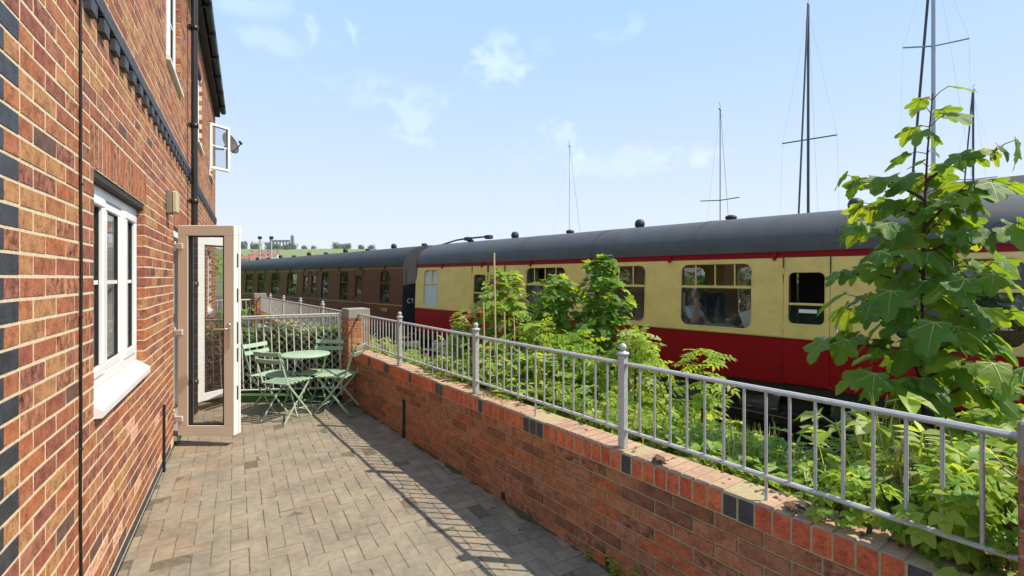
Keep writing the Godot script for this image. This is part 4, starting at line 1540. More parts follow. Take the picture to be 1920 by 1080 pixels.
func seat_end_mesh():
	var st = begin()
	prism(st, [Vector2(-0.10, 0.30), Vector2(0.10, 0.30), Vector2(0.02, 0.46), Vector2(-0.02, 0.60), Vector2(-0.045, 0.78), Vector2(-0.03, 0.96), Vector2(-0.05, 1.10), Vector2(-0.10, 1.17), Vector2(-0.15, 1.12), Vector2(-0.15, 0.9), Vector2(-0.125, 0.6)], -0.012, 0.012)
	return finish(st)

func seat_mesh():
	var st = begin()
	# back: an S-curved shell seen from its edge; the sitter looks along +x
	var back = [Vector2(-0.10, 0.0), Vector2(0.06, 0.0), Vector2(0.0, 0.40), Vector2(-0.03, 0.55), Vector2(-0.06, 0.75), Vector2(-0.045, 0.95), Vector2(-0.06, 1.10), Vector2(-0.10, 1.16), Vector2(-0.15, 1.13), Vector2(-0.155, 0.92), Vector2(-0.14, 0.62)]
	prism(st, back, -0.45, 0.45)
	box(st, Vector3(0.20, 0.38, 0), Vector3(0.46, 0.14, 0.9), Transform3D.IDENTITY, 0.04)
	box(st, Vector3(0.18, 0.15, 0), Vector3(0.36, 0.3, 0.8))
	return finish(st)

func bogie(root, x):
	var b = part_node("bogie", root, Transform3D(Basis.IDENTITY, Vector3(x, 0, -1.37)))
	var st = begin()
	for s in [-1, 1]:
		box(st, Vector3(0, 0.62, s * 0.98), Vector3(3.4, 0.20, 0.10), Transform3D.IDENTITY, 0.02)
		box(st, Vector3(0, 0.40, s * 1.0), Vector3(1.1, 0.14, 0.12), Transform3D.IDENTITY, 0.02)
	box(st, Vector3(0, 0.68, 0), Vector3(0.5, 0.2, 1.9))
	put("bogie_frame", finish(st), M.underframe, b)
	for dx in [-1.295, 1.295]:
		for s in [-1, 1]:
			st = begin()
			lathe(st, [Vector2(0, -0.07), Vector2(0.42, -0.07), Vector2(0.455, -0.06), Vector2(0.455, 0.05), Vector2(0.40, 0.065), Vector2(0.36, 0.03), Vector2(0.12, 0.03), Vector2(0.10, 0.09), Vector2(0, 0.09)], 24, Transform3D(Basis(Vector3.RIGHT, s * PI / 2), Vector3(dx, 0.455, s * 0.75)))
			put("wheel", finish(st), M.underframe, b)
			put("axle_box", box_mesh(Vector3(0.26, 0.3, 0.2), 0.03, Vector3(dx, 0.48, s * 1.0)), M.underframe, b)
		put("axle", tube_mesh([Vector3(dx, 0.455, -0.7), Vector3(dx, 0.455, 0.7)], 0.07, 10), M.steel_rail, b)

func build_train():
	build_coach("railway_coach", "cream and crimson railway coach with grey roof behind the shrubs", 12.823, 20.0, "cream")
	build_coach("railway_coach", "dark maroon railway coach coupled beyond the cream and crimson one", 33.6, 20.03, "maroon")
	passengers()

# ---------------------------------------------------------------- people: smooth union of tapered bones, meshed as surface nets
func field(p, bones, k):
	var d = 1e9
	for b in bones:
		var pa = p - b[0]
		var ba = b[1] - b[0]
		var h = clampf(pa.dot(ba) / max(ba.length_squared(), 1e-9), 0, 1)
		var e = (pa - ba * h).length() - lerpf(b[2], b[3], h)
		var m = max(k - abs(d - e), 0.0) / k
		d = min(d, e) - m * m * k * 0.25
	return d

func skin_mesh(st, bones, cell, k, cut = null):
	var lo = Vector3.ONE * 1e9
	var hi = -lo
	for b in bones:
		var r = max(b[2], b[3]) + cell * 2
		for e in [b[0], b[1]]:
			lo = lo.min(e - Vector3.ONE * r)
			hi = hi.max(e + Vector3.ONE * r)
	var n = Vector3i(((hi - lo) / cell).ceil()) + Vector3i.ONE
	var nx = n.x + 1
	var ny = n.y + 1
	var nz = n.z + 1
	var f = PackedFloat32Array()
	f.resize(nx * ny * nz)
	for z in nz:
		for y in ny:
			for x in nx:
				var p = lo + Vector3(x, y, z) * cell
				var v = field(p, bones, k)
				if cut != null: v = max(v, cut.call(p))
				f[x + nx * (y + ny * z)] = v
	var vert = {}
	var offs = []
	for i in 8: offs.append(Vector3(i & 1, (i >> 1) & 1, (i >> 2) & 1))
	var edges = [[0, 1], [2, 3], [4, 5], [6, 7], [0, 2], [1, 3], [4, 6], [5, 7], [0, 4], [1, 5], [2, 6], [3, 7]]
	for z in n.z:
		for y in n.y:
			for x in n.x:
				var v = []
				var neg = 0
				for i in 8:
					var q = f[x + (i & 1) + nx * (y + ((i >> 1) & 1) + ny * (z + ((i >> 2) & 1)))]
					v.append(q)
					if q < 0: neg += 1
				if neg == 0 or neg == 8: continue
				var s = Vector3.ZERO
				var c = 0
				for e in edges:
					var a = v[e[0]]
					var b = v[e[1]]
					if (a < 0) != (b < 0):
						s += offs[e[0]].lerp(offs[e[1]], a / (a - b))
						c += 1
				vert[x + nx * (y + ny * z)] = lo + (Vector3(x, y, z) + s / c) * cell
	st.set_smooth_group(1)
	var stp = [1, nx, nx * ny]
	for z in range(1, n.z):
		for y in range(1, n.y):
			for x in range(1, n.x):
				var i = x + nx * (y + ny * z)
				for ax in 3:
					var a = f[i]
					var b = f[i + stp[ax]]
					if (a < 0) == (b < 0): continue
					var u = stp[(ax + 1) % 3]
					var w = stp[(ax + 2) % 3]
					if not (vert.has(i) and vert.has(i - u) and vert.has(i - w) and vert.has(i - u - w)): continue
					if a < 0: quad(st, vert[i - u - w], vert[i - w], vert[i], vert[i - u])
					else: quad(st, vert[i - u], vert[i], vert[i - w], vert[i - u - w])

func hand(base, fwd, palm, cell, st, scale = 1.0):
	var side = fwd.cross(palm).normalized()
	var bones = [[base, base + fwd * 0.075 * scale, 0.026 * scale, 0.032 * scale]]
	var lens = [0.066, 0.076, 0.071, 0.055]
	for k in 4:
		var o = base + fwd * 0.078 * scale + side * (k - 1.5) * 0.0195 * scale
		var a = o + (fwd * 0.8 + palm * 0.5).normalized() * lens[k] * 0.5 * scale
		var b = a + (fwd * 0.45 + palm * 0.9).normalized() * lens[k] * 0.5 * scale
		bones.append([o, a, 0.0095 * scale, 0.0088 * scale])
		bones.append([a, b, 0.0088 * scale, 0.0072 * scale])
	var t0 = base + fwd * 0.025 * scale - side * 0.026 * scale
	var t1 = t0 + (fwd * 0.6 - side * 0.75 + palm * 0.3).normalized() * 0.036 * scale
	bones.append([t0, t1, 0.0125 * scale, 0.0105 * scale])
	bones.append([t1, t1 + (fwd * 0.9 + palm * 0.5).normalized() * 0.03 * scale, 0.0105 * scale, 0.0085 * scale])
	skin_mesh(st, bones, cell, 0.008 * scale)

# seated figure looking along +x; origin on the floor under the hips
func seated_person(label, at, turn, shirt, hair, sleeve, pose, long_hair):
	var p = thing("person", label, "person", at, turn)
	var V = func(x, y, z): return Vector3(x, y, z)
	var lean = pose.lean
	var hip = V.call(0.0, 0.50, 0)
	var chest = V.call(0.04 + lean * 0.6, 0.80, 0)
	var neck = V.call(0.06 + lean, 0.985, 0)
	var head = V.call(0.085 + lean * 1.15, 1.145, 0)
	var st = begin()
	# one continuous body under the clothes: trunk, thighs, shins, feet, arms, neck
	var bones = [[hip, V.call(0.01, 0.62, 0), 0.155, 0.14], [V.call(0.01, 0.62, 0), chest, 0.14, 0.15], [chest, neck - Vector3(0, 0.07, 0), 0.15, 0.09], [neck - Vector3(0, 0.09, 0), neck + Vector3(0.01, 0.05, 0), 0.06, 0.054]]
	for s in [-1, 1]:
		bones.append([V.call(0.02, 0.50, s * 0.09), V.call(0.44, 0.53, s * 0.10), 0.088, 0.066])
		bones.append([V.call(0.44, 0.53, s * 0.10), V.call(0.46, 0.10, s * 0.11), 0.062, 0.042])
		bones.append([V.call(0.44, 0.05, s * 0.11), V.call(0.64, 0.04, s * 0.12), 0.042, 0.034])
		bones.append([V.call(neck.x - 0.02, 0.925, s * 0.06), V.call(neck.x - 0.02, 0.905, s * 0.18), 0.065, 0.056])
		var el = pose.elbow[0 if s < 0 else 1]
		var wr = pose.wrist[0 if s < 0 else 1]
		bones.append([V.call(neck.x - 0.02, 0.90, s * 0.19), el, 0.052, 0.040])
		bones.append([el, wr, 0.039, 0.026])
	skin_mesh(st, bones, 0.016, 0.03)
	put("body", finish(st), M.skin, p)
	for s in [-1, 1]:
		st = begin()
		var wr = pose.wrist[0 if s < 0 else 1]
		var el = pose.elbow[0 if s < 0 else 1]
		hand(wr, (wr - el).normalized().lerp(pose.hand_dir[0 if s < 0 else 1], 0.6).normalized(), pose.palm[0 if s < 0 else 1], 0.005, st)
		put("hand", finish(st), M.skin, p)
	# shirt over the trunk and the upper arms, trousers over the legs
	st = begin()
	var g = 0.011
	var cl = [[hip + Vector3(0, -0.02, 0), V.call(0.01, 0.62, 0), 0.155 + g, 0.145 + g], [V.call(0.01, 0.62, 0), chest, 0.14 + g, 0.15 + g], [chest, neck - Vector3(0, 0.075, 0), 0.15 + g, 0.088 + g]]
	for s in [-1, 1]:
		var el = pose.elbow[0 if s < 0 else 1]
		var wr = pose.wrist[0 if s < 0 else 1]
		var sh = V.call(neck.x - 0.02, 0.90, s * 0.19)
		cl.append([V.call(neck.x - 0.02, 0.925, s * 0.06), V.call(neck.x - 0.02, 0.905, s * 0.18), 0.066 + g, 0.058 + g])
		cl.append([sh, sh.lerp(el, sleeve if sleeve < 1 else 1.0), 0.055 + g, 0.046 + g])
		if sleeve > 1: cl.append([el, el.lerp(wr, 0.85), 0.042 + g, 0.032 + g])
	skin_mesh(st, cl, 0.016, 0.03, func(q): return q.y - (neck.y - 0.015))
	put("shirt", finish(st), shirt, p)
	st = begin()
	var tr = [[hip + Vector3(0, -0.02, 0), hip + Vector3(0, 0.03, 0), 0.172, 0.165]]
	for s in [-1, 1]:
		tr.append([V.call(0.02, 0.50, s * 0.09), V.call(0.44, 0.53, s * 0.10), 0.10, 0.08])
		tr.append([V.call(0.44, 0.53, s * 0.10), V.call(0.46, 0.12, s * 0.11), 0.075, 0.06])
	skin_mesh(st, tr, 0.02, 0.03)
	put("trousers", finish(st), M.trousers, p)
	# head with face
	var tilt = Basis(Vector3(0, 0, 1), pose.nod)
	var Hd = func(x, y, z): return head + tilt * Vector3(x, y, z)
	st = begin()
	var hb = [[Hd.call(-0.012, 0.03, 0), Hd.call(0.012, 0.03, 0), 0.083, 0.078], [Hd.call(0.03, -0.03, 0), Hd.call(0.045, -0.085, 0), 0.058, 0.032],
		[Hd.call(0.02, -0.04, -0.03), Hd.call(0.02, -0.04, 0.03), 0.045, 0.045], [Hd.call(0.083, 0.018, 0), Hd.call(0.104, -0.022, 0), 0.008, 0.0135],
		[Hd.call(0.078, 0.032, -0.03), Hd.call(0.078, 0.032, 0.03), 0.011, 0.011], [Hd.call(0.075, -0.056, -0.014), Hd.call(0.075, -0.056, 0.014), 0.010, 0.010], [Hd.call(0.0, -0.08, 0), neck - Vector3(0.01, 0.02, 0), 0.05, 0.054]]
	for s in [-1, 1]:
		hb.append([Hd.call(-0.005, 0.02, s * 0.080), Hd.call(-0.008, -0.02, s * 0.076), 0.012, 0.008])
	skin_mesh(st, hb, 0.006, 0.014)
	put("head", finish(st), M.skin, p)
	for s in [-1, 1]:
		var c = Hd.call(0.076, 0.016, s * 0.031)
		put("eye", tube_mesh([c - Vector3(0.004, 0, 0), c + Vector3(0.006, 0, 0)], 0.009, 8), M.eye_dark, p)
	st = begin()
	tube(st, [Hd.call(0.080, -0.056, -0.02), Hd.call(0.085, -0.057, 0), Hd.call(0.080, -0.056, 0.02)], 0.005, 6)
	put("mouth", finish(st), M.lips, p)
	st = begin()
	var hr = [[Hd.call(-0.03, 0.055, 0), Hd.call(0.012, 0.062, 0), 0.088, 0.082], [Hd.call(-0.04, 0.02, -0.02), Hd.call(-0.045, -0.03 - long_hair, 0), 0.078, 0.066]]
	skin_mesh(st, hr, 0.008, 0.02, func(q): 
		var l = tilt.inverse() * (q - head)
		return max(l.x - 0.045 - max(0.0, (l.y - 0.06)) * 0.8, 0.0) if l.x > 0.0 and l.y < 0.085 else -1.0)
	put("hair", finish(st), hair, p)
	return p

func passengers():
	var at = func(x, y, z): return TRAIN_O - TRAIN_X * 12.823 + TRAIN_X * x + TRAIN_N * z + Vector3(0, y, 0)
	var turn = atan2(-TRAIN_X.z, TRAIN_X.x)
	var a = {"lean": 0.04, "nod": -0.12, "elbow": [Vector3(0.26, 0.70, -0.22), Vector3(0.22, 0.68, 0.22)], "wrist": [Vector3(0.34, 0.68, -0.05), Vector3(0.27, 0.93, 0.12)], "hand_dir": [Vector3(1, 0, 0.3), Vector3(-0.15, 1, -0.25)], "palm": [Vector3(0, -1, 0), Vector3(-0.6, 0, -0.7)]}
	seated_person("passenger in white short sleeved top with hand raised to the face at the coach window", at.call(8.60, 0.19, -0.48), turn, M.shirt_white, M.hair_grey, 0.55, a, 0.0)
	var b = {"lean": 0.07, "nod": -0.22, "elbow": [Vector3(0.27, 0.72, -0.22), Vector3(0.25, 0.70, 0.22)], "wrist": [Vector3(0.42, 0.74, -0.10), Vector3(0.36, 0.80, 0.10)], "hand_dir": [Vector3(1, 0.1, 0.3), Vector3(1, 0.3, -0.2)], "palm": [Vector3(0, -0.3, 1), Vector3(0, -0.3, -1)]}
	seated_person("passenger in dark jacket reading a sheet of paper at the coach window", at.call(9.86, 0.19, -0.50), turn + PI, M.jacket_navy, M.hair_brown, 2.0, b, 0.02)
	var st = begin()
	box(st, Vector3.ZERO, Vector3(0.21, 0.30, 0.002))
	var pp = put("sheet_of_paper", finish(st), M.paper, self, Transform3D(Basis(Vector3.UP, turn + 0.3) * Basis(Vector3(0, 0, 1), 0.35), at.call(9.80, 0.98, -0.22)))
	tag(pp, "white sheet of paper held up by the passenger in the dark jacket", "paper")

# ---------------------------------------------------------------- folding table and chairs
func make_chair(label):
	var c = thing("folding_chair", label, "chair", Vector3.ZERO, 0, "green folding chairs around the table")
	var hw = 0.185
	for s in [-1, 1]:
		# long bar: back rest down to the front foot; short bar: seat front down to the rear foot
		var st = begin()
		var pts = [Vector3(s * hw, 0.845, -0.30), Vector3(s * hw, 0.46, -0.165), Vector3(s * hw, 0.005, 0.215)]
		for i in 2: bar(st, pts[i], pts[i + 1], 0.007, 0.022, Vector3(1, 0, 0), 0.002)
		put("long_leg", finish(st), M.sage, c)
		st = begin()
		bar(st, Vector3(s * (hw - 0.014), 0.452, 0.20), Vector3(s * (hw - 0.014), 0.005, -0.205), 0.007, 0.022, Vector3(1, 0, 0), 0.002)
		put("short_leg", finish(st), M.sage, c)
		put("seat_rail", bar_mesh(Vector3(s * (hw - 0.012), 0.447, -0.19), Vector3(s * (hw - 0.012), 0.452, 0.205), 0.006, 0.02, Vector3(1, 0, 0), 0.002), M.sage, c)
	for k in 7:
		put("slat", box_mesh(Vector3(0.40, 0.013, 0.040), 0.004), M.sage, c, Transform3D(Basis(Vector3.RIGHT, 0.0), Vector3(0, 0.466 - 0.003 * abs(k - 3), -0.165 + k * 0.061)))
	for k in 2:
		var st = begin()
		# slightly bowed back slat
		for j in 4:
			var a = Vector3(-0.20 + j * 0.10, 0, -0.018 * (1 - pow((j - 2) / 2.0, 2)))
			var b = Vector3(-0.10 + j * 0.10, 0, -0.018 * (1 - pow((j - 1) / 2.0, 2)))
			bar(st, a, b + (b - a) * 0.01, 0.012, 0.052, Vector3(0, 0, 1), 0.0)
		put("back_slat", finish(st), M.sage, c, Transform3D(Basis(Vector3.RIGHT, -0.34), Vector3(0, 0.815 - k * 0.085, -0.278 + k * 0.030)))
	for a in [[0.10, 0.13], [0.10, -0.115]]:
		put("rung", tube_mesh([Vector3(-hw, a[0], a[1]), Vector3(hw, a[0], a[1])], 0.006, 6), M.sage, c)
	return c

func build_furniture():
	var g = "green folding chairs around the table"
	var c = make_chair("sage green folding chair nearest the open door with its back to the terrace")
	c.position = Vector3(1.05, 0, -6.31); c.rotation.y = 2.30
	dup(c, Vector3(0.93, 0, -6.84), 0.80, "sage green folding chair by the pale fence on the house side of the table", g)
	dup(c, Vector3(1.47, 0, -6.70), -0.62, "sage green folding chair behind the table facing the terrace against the fence", g)
	dup(c, Vector3(1.66, 0, -6.41), -2.17, "sage green folding chair beside the brick garden wall", g)
	var t = thing("folding_table", "round sage green metal folding table between four chairs", "table", Vector3(1.285, 0, -6.60), 0.35)
	var st = begin()
	lathe(st, [Vector2(0.0, 0.722), Vector2(0.285, 0.722), Vector2(0.297, 0.719), Vector2(0.300, 0.712), Vector2(0.300, 0.700), Vector2(0.295, 0.697), Vector2(0.290, 0.712), Vector2(0.0, 0.714)], 40)
	put("tabletop", finish(st), M.sage, t)
	for s in [-1, 1]:
		put("leg", tube_mesh([Vector3(s * 0.20, 0.705, -0.20), Vector3(s * 0.20, 0.0, 0.22)], 0.0095, 8), M.sage, t)
		put("leg", tube_mesh([Vector3(s * 0.185, 0.705, 0.20), Vector3(s * 0.185, 0.0, -0.22)], 0.0095, 8), M.sage, t)
	for z in [-0.16, 0.16]:
		put("rung", tube_mesh([Vector3(-0.2, 0.09, z), Vector3(0.2, 0.09, z)], 0.007, 6), M.sage, t)
	put("crossbar", tube_mesh([Vector3(-0.2, 0.70, -0.2), Vector3(0.2, 0.70, -0.2)], 0.008, 6), M.sage, t)
	put("crossbar", tube_mesh([Vector3(-0.2, 0.70, 0.2), Vector3(0.2, 0.70, 0.2)], 0.008, 6), M.sage, t)

# ---------------------------------------------------------------- leaves
# a lobed leaf lying in the xy plane, base at the origin, tip at (0, 1), top side towards +z
func lobed_leaf(sd):
	var r = RandomNumberGenerator.new()
	r.seed = sd
	var half = [Vector2(0.07, -0.05), Vector2(0.20, -0.07), Vector2(0.36, -0.05), Vector2(0.40, 0.05), Vector2(0.34, 0.13), Vector2(0.40, 0.22), Vector2(0.52, 0.34), Vector2(0.56, 0.47), Vector2(0.44, 0.50), Vector2(0.38, 0.56), Vector2(0.22, 0.54), Vector2(0.25, 0.66), Vector2(0.20, 0.74), Vector2(0.19, 0.84), Vector2(0.10, 0.91)]
	var o = [Vector2(0, 0)]
	for p in half: o.append(p)
	o.append(Vector2(0, 1.0))
	for i in range(half.size() - 1, -1, -1): o.append(Vector2(-half[i].x, half[i].y))
	for i in range(1, o.size()): o[i] += Vector2(r.randfn(0, 0.012), r.randfn(0, 0.012))
	var c = Vector2(0, 0.30)
	var curl = r.randf_range(0.10, 0.34)
	var fold = r.randf_range(0.10, 0.30)
	var wav = r.randf_range(0.02, 0.05)
	var ph = r.randf() * 6.0
	var z = func(p):
		var a = atan2(p.x, p.y - 0.02)
		return fold * abs(p.x) * 0.8 - curl * (p.y * p.y * 0.8 + p.x * p.x * 0.9) + wav * sin(a * 8.0 + ph) * p.length() * 1.2
	var st = begin()
	st.set_smooth_group(1)
	var v = func(p): return Vector3(p.x, p.y, z.call(p))
	for i in o.size():
		var a = o[i]
		var b = o[(i + 1) % o.size()]
		var a1 = c.lerp(a, 0.5)
		var b1 = c.lerp(b, 0.5)
		tri(st, v.call(c), v.call(b1), v.call(a1))
		quad(st, v.call(a1), v.call(b1), v.call(b), v.call(a))
	st.generate_normals()
	var mesh = st.commit()
	# raised pale veins running to the lobe tips
	st = begin()
	st.set_smooth_group(-1)
	for tip in [Vector2(0, 0.96), Vector2(0.52, 0.44), Vector2(-0.52, 0.44), Vector2(0.36, 0.01), Vector2(-0.36, 0.01)]:
		var side = Vector2(-tip.y, tip.x).normalized()
		for i in 5:
			var a = tip * (i / 5.0)
			var b = tip * ((i + 1) / 5.0)
			var wa = side * lerpf(0.013, 0.003, i / 5.0)
			var wb = side * lerpf(0.013, 0.003, (i + 1) / 5.0)
			var up = Vector3(0, 0, 0.012)
			for f in [1, -1]:
				quad(st, v.call(a - wa) + up * f, v.call(b - wb) + up * f, v.call(b + wb) + up * f, v.call(a + wa) + up * f)
	st.generate_normals()
	st.commit(mesh)
	mesh.surface_set_material(1, M.leaf_vein)
	return mesh

func put_leaf(mesh, m, t, xf):
	var o = put("leaf", mesh, null, t, xf)
	o.set_surface_override_material(0, m)
	return o

func oval_leaf(st, xf, L, W, fold = 0.2, droop = 0.3):
	var ys = [0.0, 0.3, 0.65, 1.0]
	var ws = [0.02, 0.48, 0.36, 0.0]
	var p = func(i, s):
		var y = ys[i]
		var x = ws[i] * s
		return xf * Vector3(x * W, y * L * (1.0 - 0.12 * droop), (abs(x) * fold * W - droop * y * y * L * 0.5))
	for i in 3:
		if i < 2:
			quad(st, p.call(i, 0), p.call(i, 1), p.call(i + 1, 1), p.call(i + 1, 0))
			quad(st, p.call(i, -1), p.call(i, 0), p.call(i + 1, 0), p.call(i + 1, -1))
		else:
			tri(st, p.call(2, 0), p.call(2, 1), p.call(3, 0))
			tri(st, p.call(2, -1), p.call(2, 0), p.call(3, 0))

func leaf_frame(at, tip, up, size, r):
	var y = tip.normalized()
	var x = y.cross(up).normalized()
	var z = x.cross(y)
	var b = Basis(x, y, z)
	b = b * Basis(Vector3(0, 1, 0), r.randfn(0, 0.25))
	return Transform3D(b.scaled_local(Vector3.ONE * size), at)

# compound leaf: leaflets in pairs along a stalk, in the xy plane, tip at y = 1
func compound_mesh(pairs, sd, wide):
	var r = RandomNumberGenerator.new()
	r.seed = sd
	var st = begin()
	st.set_smooth_group(1)
	tube(st, [Vector3.ZERO, Vector3(0, 0.4, 0.03), Vector3(0, 0.85, -0.03)], [0.012, 0.01, 0.006], 5)
	for k in pairs:
		var y = 0.22 + 0.6 * k / max(pairs - 1, 1)
		for s in [-1, 1]:
			var a = s * r.randf_range(0.95, 1.25)
			oval_leaf(st, Transform3D(Basis(Vector3(0, 0, 1), -a) * Basis(Vector3(0, 1, 0), r.randfn(0, 0.2)), Vector3(0, y, 0.03 - 0.06 * y * y)), 0.42 * r.randf_range(0.85, 1.1) * (1.0 - 0.25 * abs(y - 0.5)), 0.42 * wide, 0.25, r.randf_range(0.2, 0.6))
	oval_leaf(st, Transform3D(Basis(Vector3(1, 0, 0), -0.1), Vector3(0, 0.84, -0.03)), 0.40, 0.42 * wide, 0.25, 0.4)
	return finish(st)

var leaf_meshes := []
var ash_meshes := []
var elder_meshes := []

func young_tree(called, label, base, top, radius, count, size, mats, opts = {}):
	var r = RandomNumberGenerator.new()
	r.seed = opts.get("seed", 1)
	var t = thing(called, label, opts.get("category", "tree"), base)
	var H = top - base
	var pts = []
	var rad = []
	for k in 9:
		var f = k / 8.0
		pts.append(H * f + Vector3(sin(f * 5.0 + r.randf()) * 0.02, 0, cos(f * 4.0) * 0.02) * (1 if k else 0))
		rad.append(lerpf(opts.get("girth", 0.016), 0.003, f))
	put("trunk", tube_mesh(pts, rad, 8), opts.get("bark", M.bark), t)
	var at = func(f): return pts[int(clampf(f * 8.0, 0, 7.99))].lerp(pts[int(clampf(f * 8.0, 0, 7.99)) + 1], fmod(clampf(f * 8.0, 0, 7.99), 1.0))
	var stalks = begin()
	var nodes = []       # [position, outward direction, vigour]
	var f0 = opts.get("from", 0.2)
	var levels = opts.get("levels", 14)
	for k in levels:
		var f = lerpf(f0, 0.985, float(k) / (levels - 1))
		var az = k * 1.5708 + r.randf() * 0.5
		for s in 2:
			nodes.append([at.call(f), az + s * PI, 1.0 - 0.32 * f, f])
	for k in opts.get("branches", 8):
		var f = lerpf(f0, 0.82, (k + 0.3) / opts.get("branches", 8))
		var az = k * 2.4 + r.randf() * 0.6 + opts.get("az", 0.0)
		var start = at.call(f)
		var shape = opts.get("shape", 0.0)
		var len = radius * r.randf_range(0.75, 1.1) * (1.0 - 0.55 * f if shape == 0.0 else 1.0 - 0.25 * f)
		var out = Vector3(cos(az), 0, sin(az))
		var b = [start, start + out * len * 0.5 + Vector3(0, len * 0.30, 0), start + out * len + Vector3(0, len * opts.get("rise", 0.45), 0)]
		put("branch", tube_mesh(b, [rad[0] * 0.5, rad[0] * 0.36, 0.0025], 6), opts.get("bark", M.bark), t)
		var m = opts.get("per_branch", 4)
		for j in m:
			var g = lerpf(0.3, 1.0, float(j) / (m - 1))
			var p = b[0].lerp(b[1], g * 2) if g < 0.5 else b[1].lerp(b[2], g * 2 - 1)
			for s in [-1, 1]:
				nodes.append([p, az + s * r.randf_range(0.5, 1.5) * (1.0 if j < m - 1 else 0.5), 1.0 - 0.3 * f, f])
	for i in min(count, nodes.size()):
		var n = nodes[i]
		var out = Vector3(cos(n[1]), 0, sin(n[1]))
		var young = smoothstep(0.75, 1.0, n[3])
		var sz = size * n[2] * r.randf_range(0.5, 1.25)
		var pl = sz * r.randf_range(0.35, 0.9)
		var tip0 = n[0] + out * pl * 0.85 + Vector3(0, pl * r.randf_range(0.2, 0.7), 0)
		st_stalk(stalks, n[0], tip0, 0.0022 + sz * 0.006)
		var droop = r.randf_range(0.35, 1.5) * (1.0 - 0.5 * young)
		var tip = out + Vector3(r.randfn(0, 0.3), -droop, r.randfn(0, 0.3))
		var up = Vector3.UP + out * r.randf_range(0.2, 0.9)
		var m = mats[r.randi() % mats.size()]
		if opts.has("tips") and n[3] > 0.93: m = opts.tips
		put_leaf(leaf_meshes[r.randi() % leaf_meshes.size()], m, t, leaf_frame(tip0, tip, up, sz, r))
	stuff(put("leaf_stalk", finish(stalks), opts.get("stalk", M.red_stem), t))
	return t

func st_stalk(st, a, b, r):
	tube(st, [a, a.lerp(b, 0.5) + Vector3(0, 0.01, 0), b], [r, r * 0.8, r * 0.7], 5, false)

# leafy column: leaves hang outwards round a hidden stem
func leafy_column(called, label, base, H, prof, count, size, mats, sd, stems = 3, leafs = null, category = "shrub", lean = Vector3.ZERO, extra = -1):
	var r = RandomNumberGenerator.new()
	r.seed = sd
	var t = thing(called, label, category, base)
	if leafs == null: leafs = leaf_meshes
	if extra < 0: extra = int(count * 1.6)
	for k in stems:
		var o = Vector3(r.randfn(0, 0.05), 0, r.randfn(0, 0.05))
		put("stem", tube_mesh([o, o * 1.6 + Vector3(0, H * 0.5, 0) + lean * 0.5, o * 1.1 + Vector3(0, H * r.randf_range(0.85, 0.97), 0) + lean], [0.012, 0.008, 0.003], 6), M.bark, t)
	var twigs = begin()
	var rest = begin()
	for i in count:
		var f = pow(r.randf(), 0.85)
		var R = 0.0
		for k in prof.size() - 1:
			if f >= prof[k].x and f <= prof[k + 1].x:
				R = lerpf(prof[k].y, prof[k + 1].y, (f - prof[k].x) / (prof[k + 1].x - prof[k].x))
		var az = r.randf() * TAU
		var lump = 0.72 + 0.28 * sin(az * 3.0 + f * 9.0 + sd)
		var rr = R * sqrt(r.randf_range(0.25, 1.0)) * lump
		var out = Vector3(cos(az), 0, sin(az))
		var p = out * rr + Vector3(0, f * H, 0) + lean * f
		var tip = out * r.randf_range(0.5, 1.0) + Vector3(r.randfn(0, 0.35), -r.randf_range(0.1, 1.1) + f * 0.4, r.randfn(0, 0.35))
		var up = Vector3.UP * r.randf_range(0.6, 1.2) + out * r.randf_range(0.1, 0.9)
		var m = mats[r.randi() % mats.size()]
		var sz = size * r.randf_range(0.6, 1.25) * (1.0 - 0.3 * f)
		if i % 2 == 0: st_stalk(twigs, Vector3(0, p.y - rr * 0.6, 0) + lean * f, p, 0.0025)
		put_leaf(leafs[r.randi() % leafs.size()], m, t, leaf_frame(p, tip, up, sz, r))
	stuff(put("twig", finish(twigs), M.green_stem, t))
	# the inner leaves, past the limit of single ones
	var xfs = []
	for m in mats: xfs.append([])
	for i in extra:
		var f = pow(r.randf(), 0.9)
		var R = 0.0
		for k in prof.size() - 1:
			if f >= prof[k].x and f <= prof[k + 1].x:
				R = lerpf(prof[k].y, prof[k + 1].y, (f - prof[k].x) / (prof[k + 1].x - prof[k].x))
		var az = r.randf() * TAU
		var out = Vector3(cos(az), 0, sin(az))
		var p = out * R * sqrt(r.randf()) * 0.85 * (0.72 + 0.28 * sin(az * 3.0 + f * 9.0 + sd)) + Vector3(0, f * H, 0) + lean * f
		var tip = out + Vector3(r.randfn(0, 0.5), -r.randf_range(0.0, 1.0) + f * 0.4, r.randfn(0, 0.5))
		xfs[r.randi() % mats.size()].append(leaf_frame(p, tip, Vector3.UP + out * r.randf_range(0.0, 0.8), size * r.randf_range(0.5, 1.1) * (1.0 - 0.3 * f), r))
	for k in mats.size():
		if xfs[k].is_empty(): continue
		var mm = MultiMesh.new()
		mm.transform_format = MultiMesh.TRANSFORM_3D
		mm.mesh = leafs[k % leafs.size()]
		mm.instance_count = xfs[k].size()
		for i in xfs[k].size(): mm.set_instance_transform(i, xfs[k][i])
		var o = MultiMeshInstance3D.new()
		o.name = numbered(t, "inner_foliage")
		o.multimesh = mm
		o.material_override = mats[k]
		t.add_child(o)
		stuff(o)
	return t

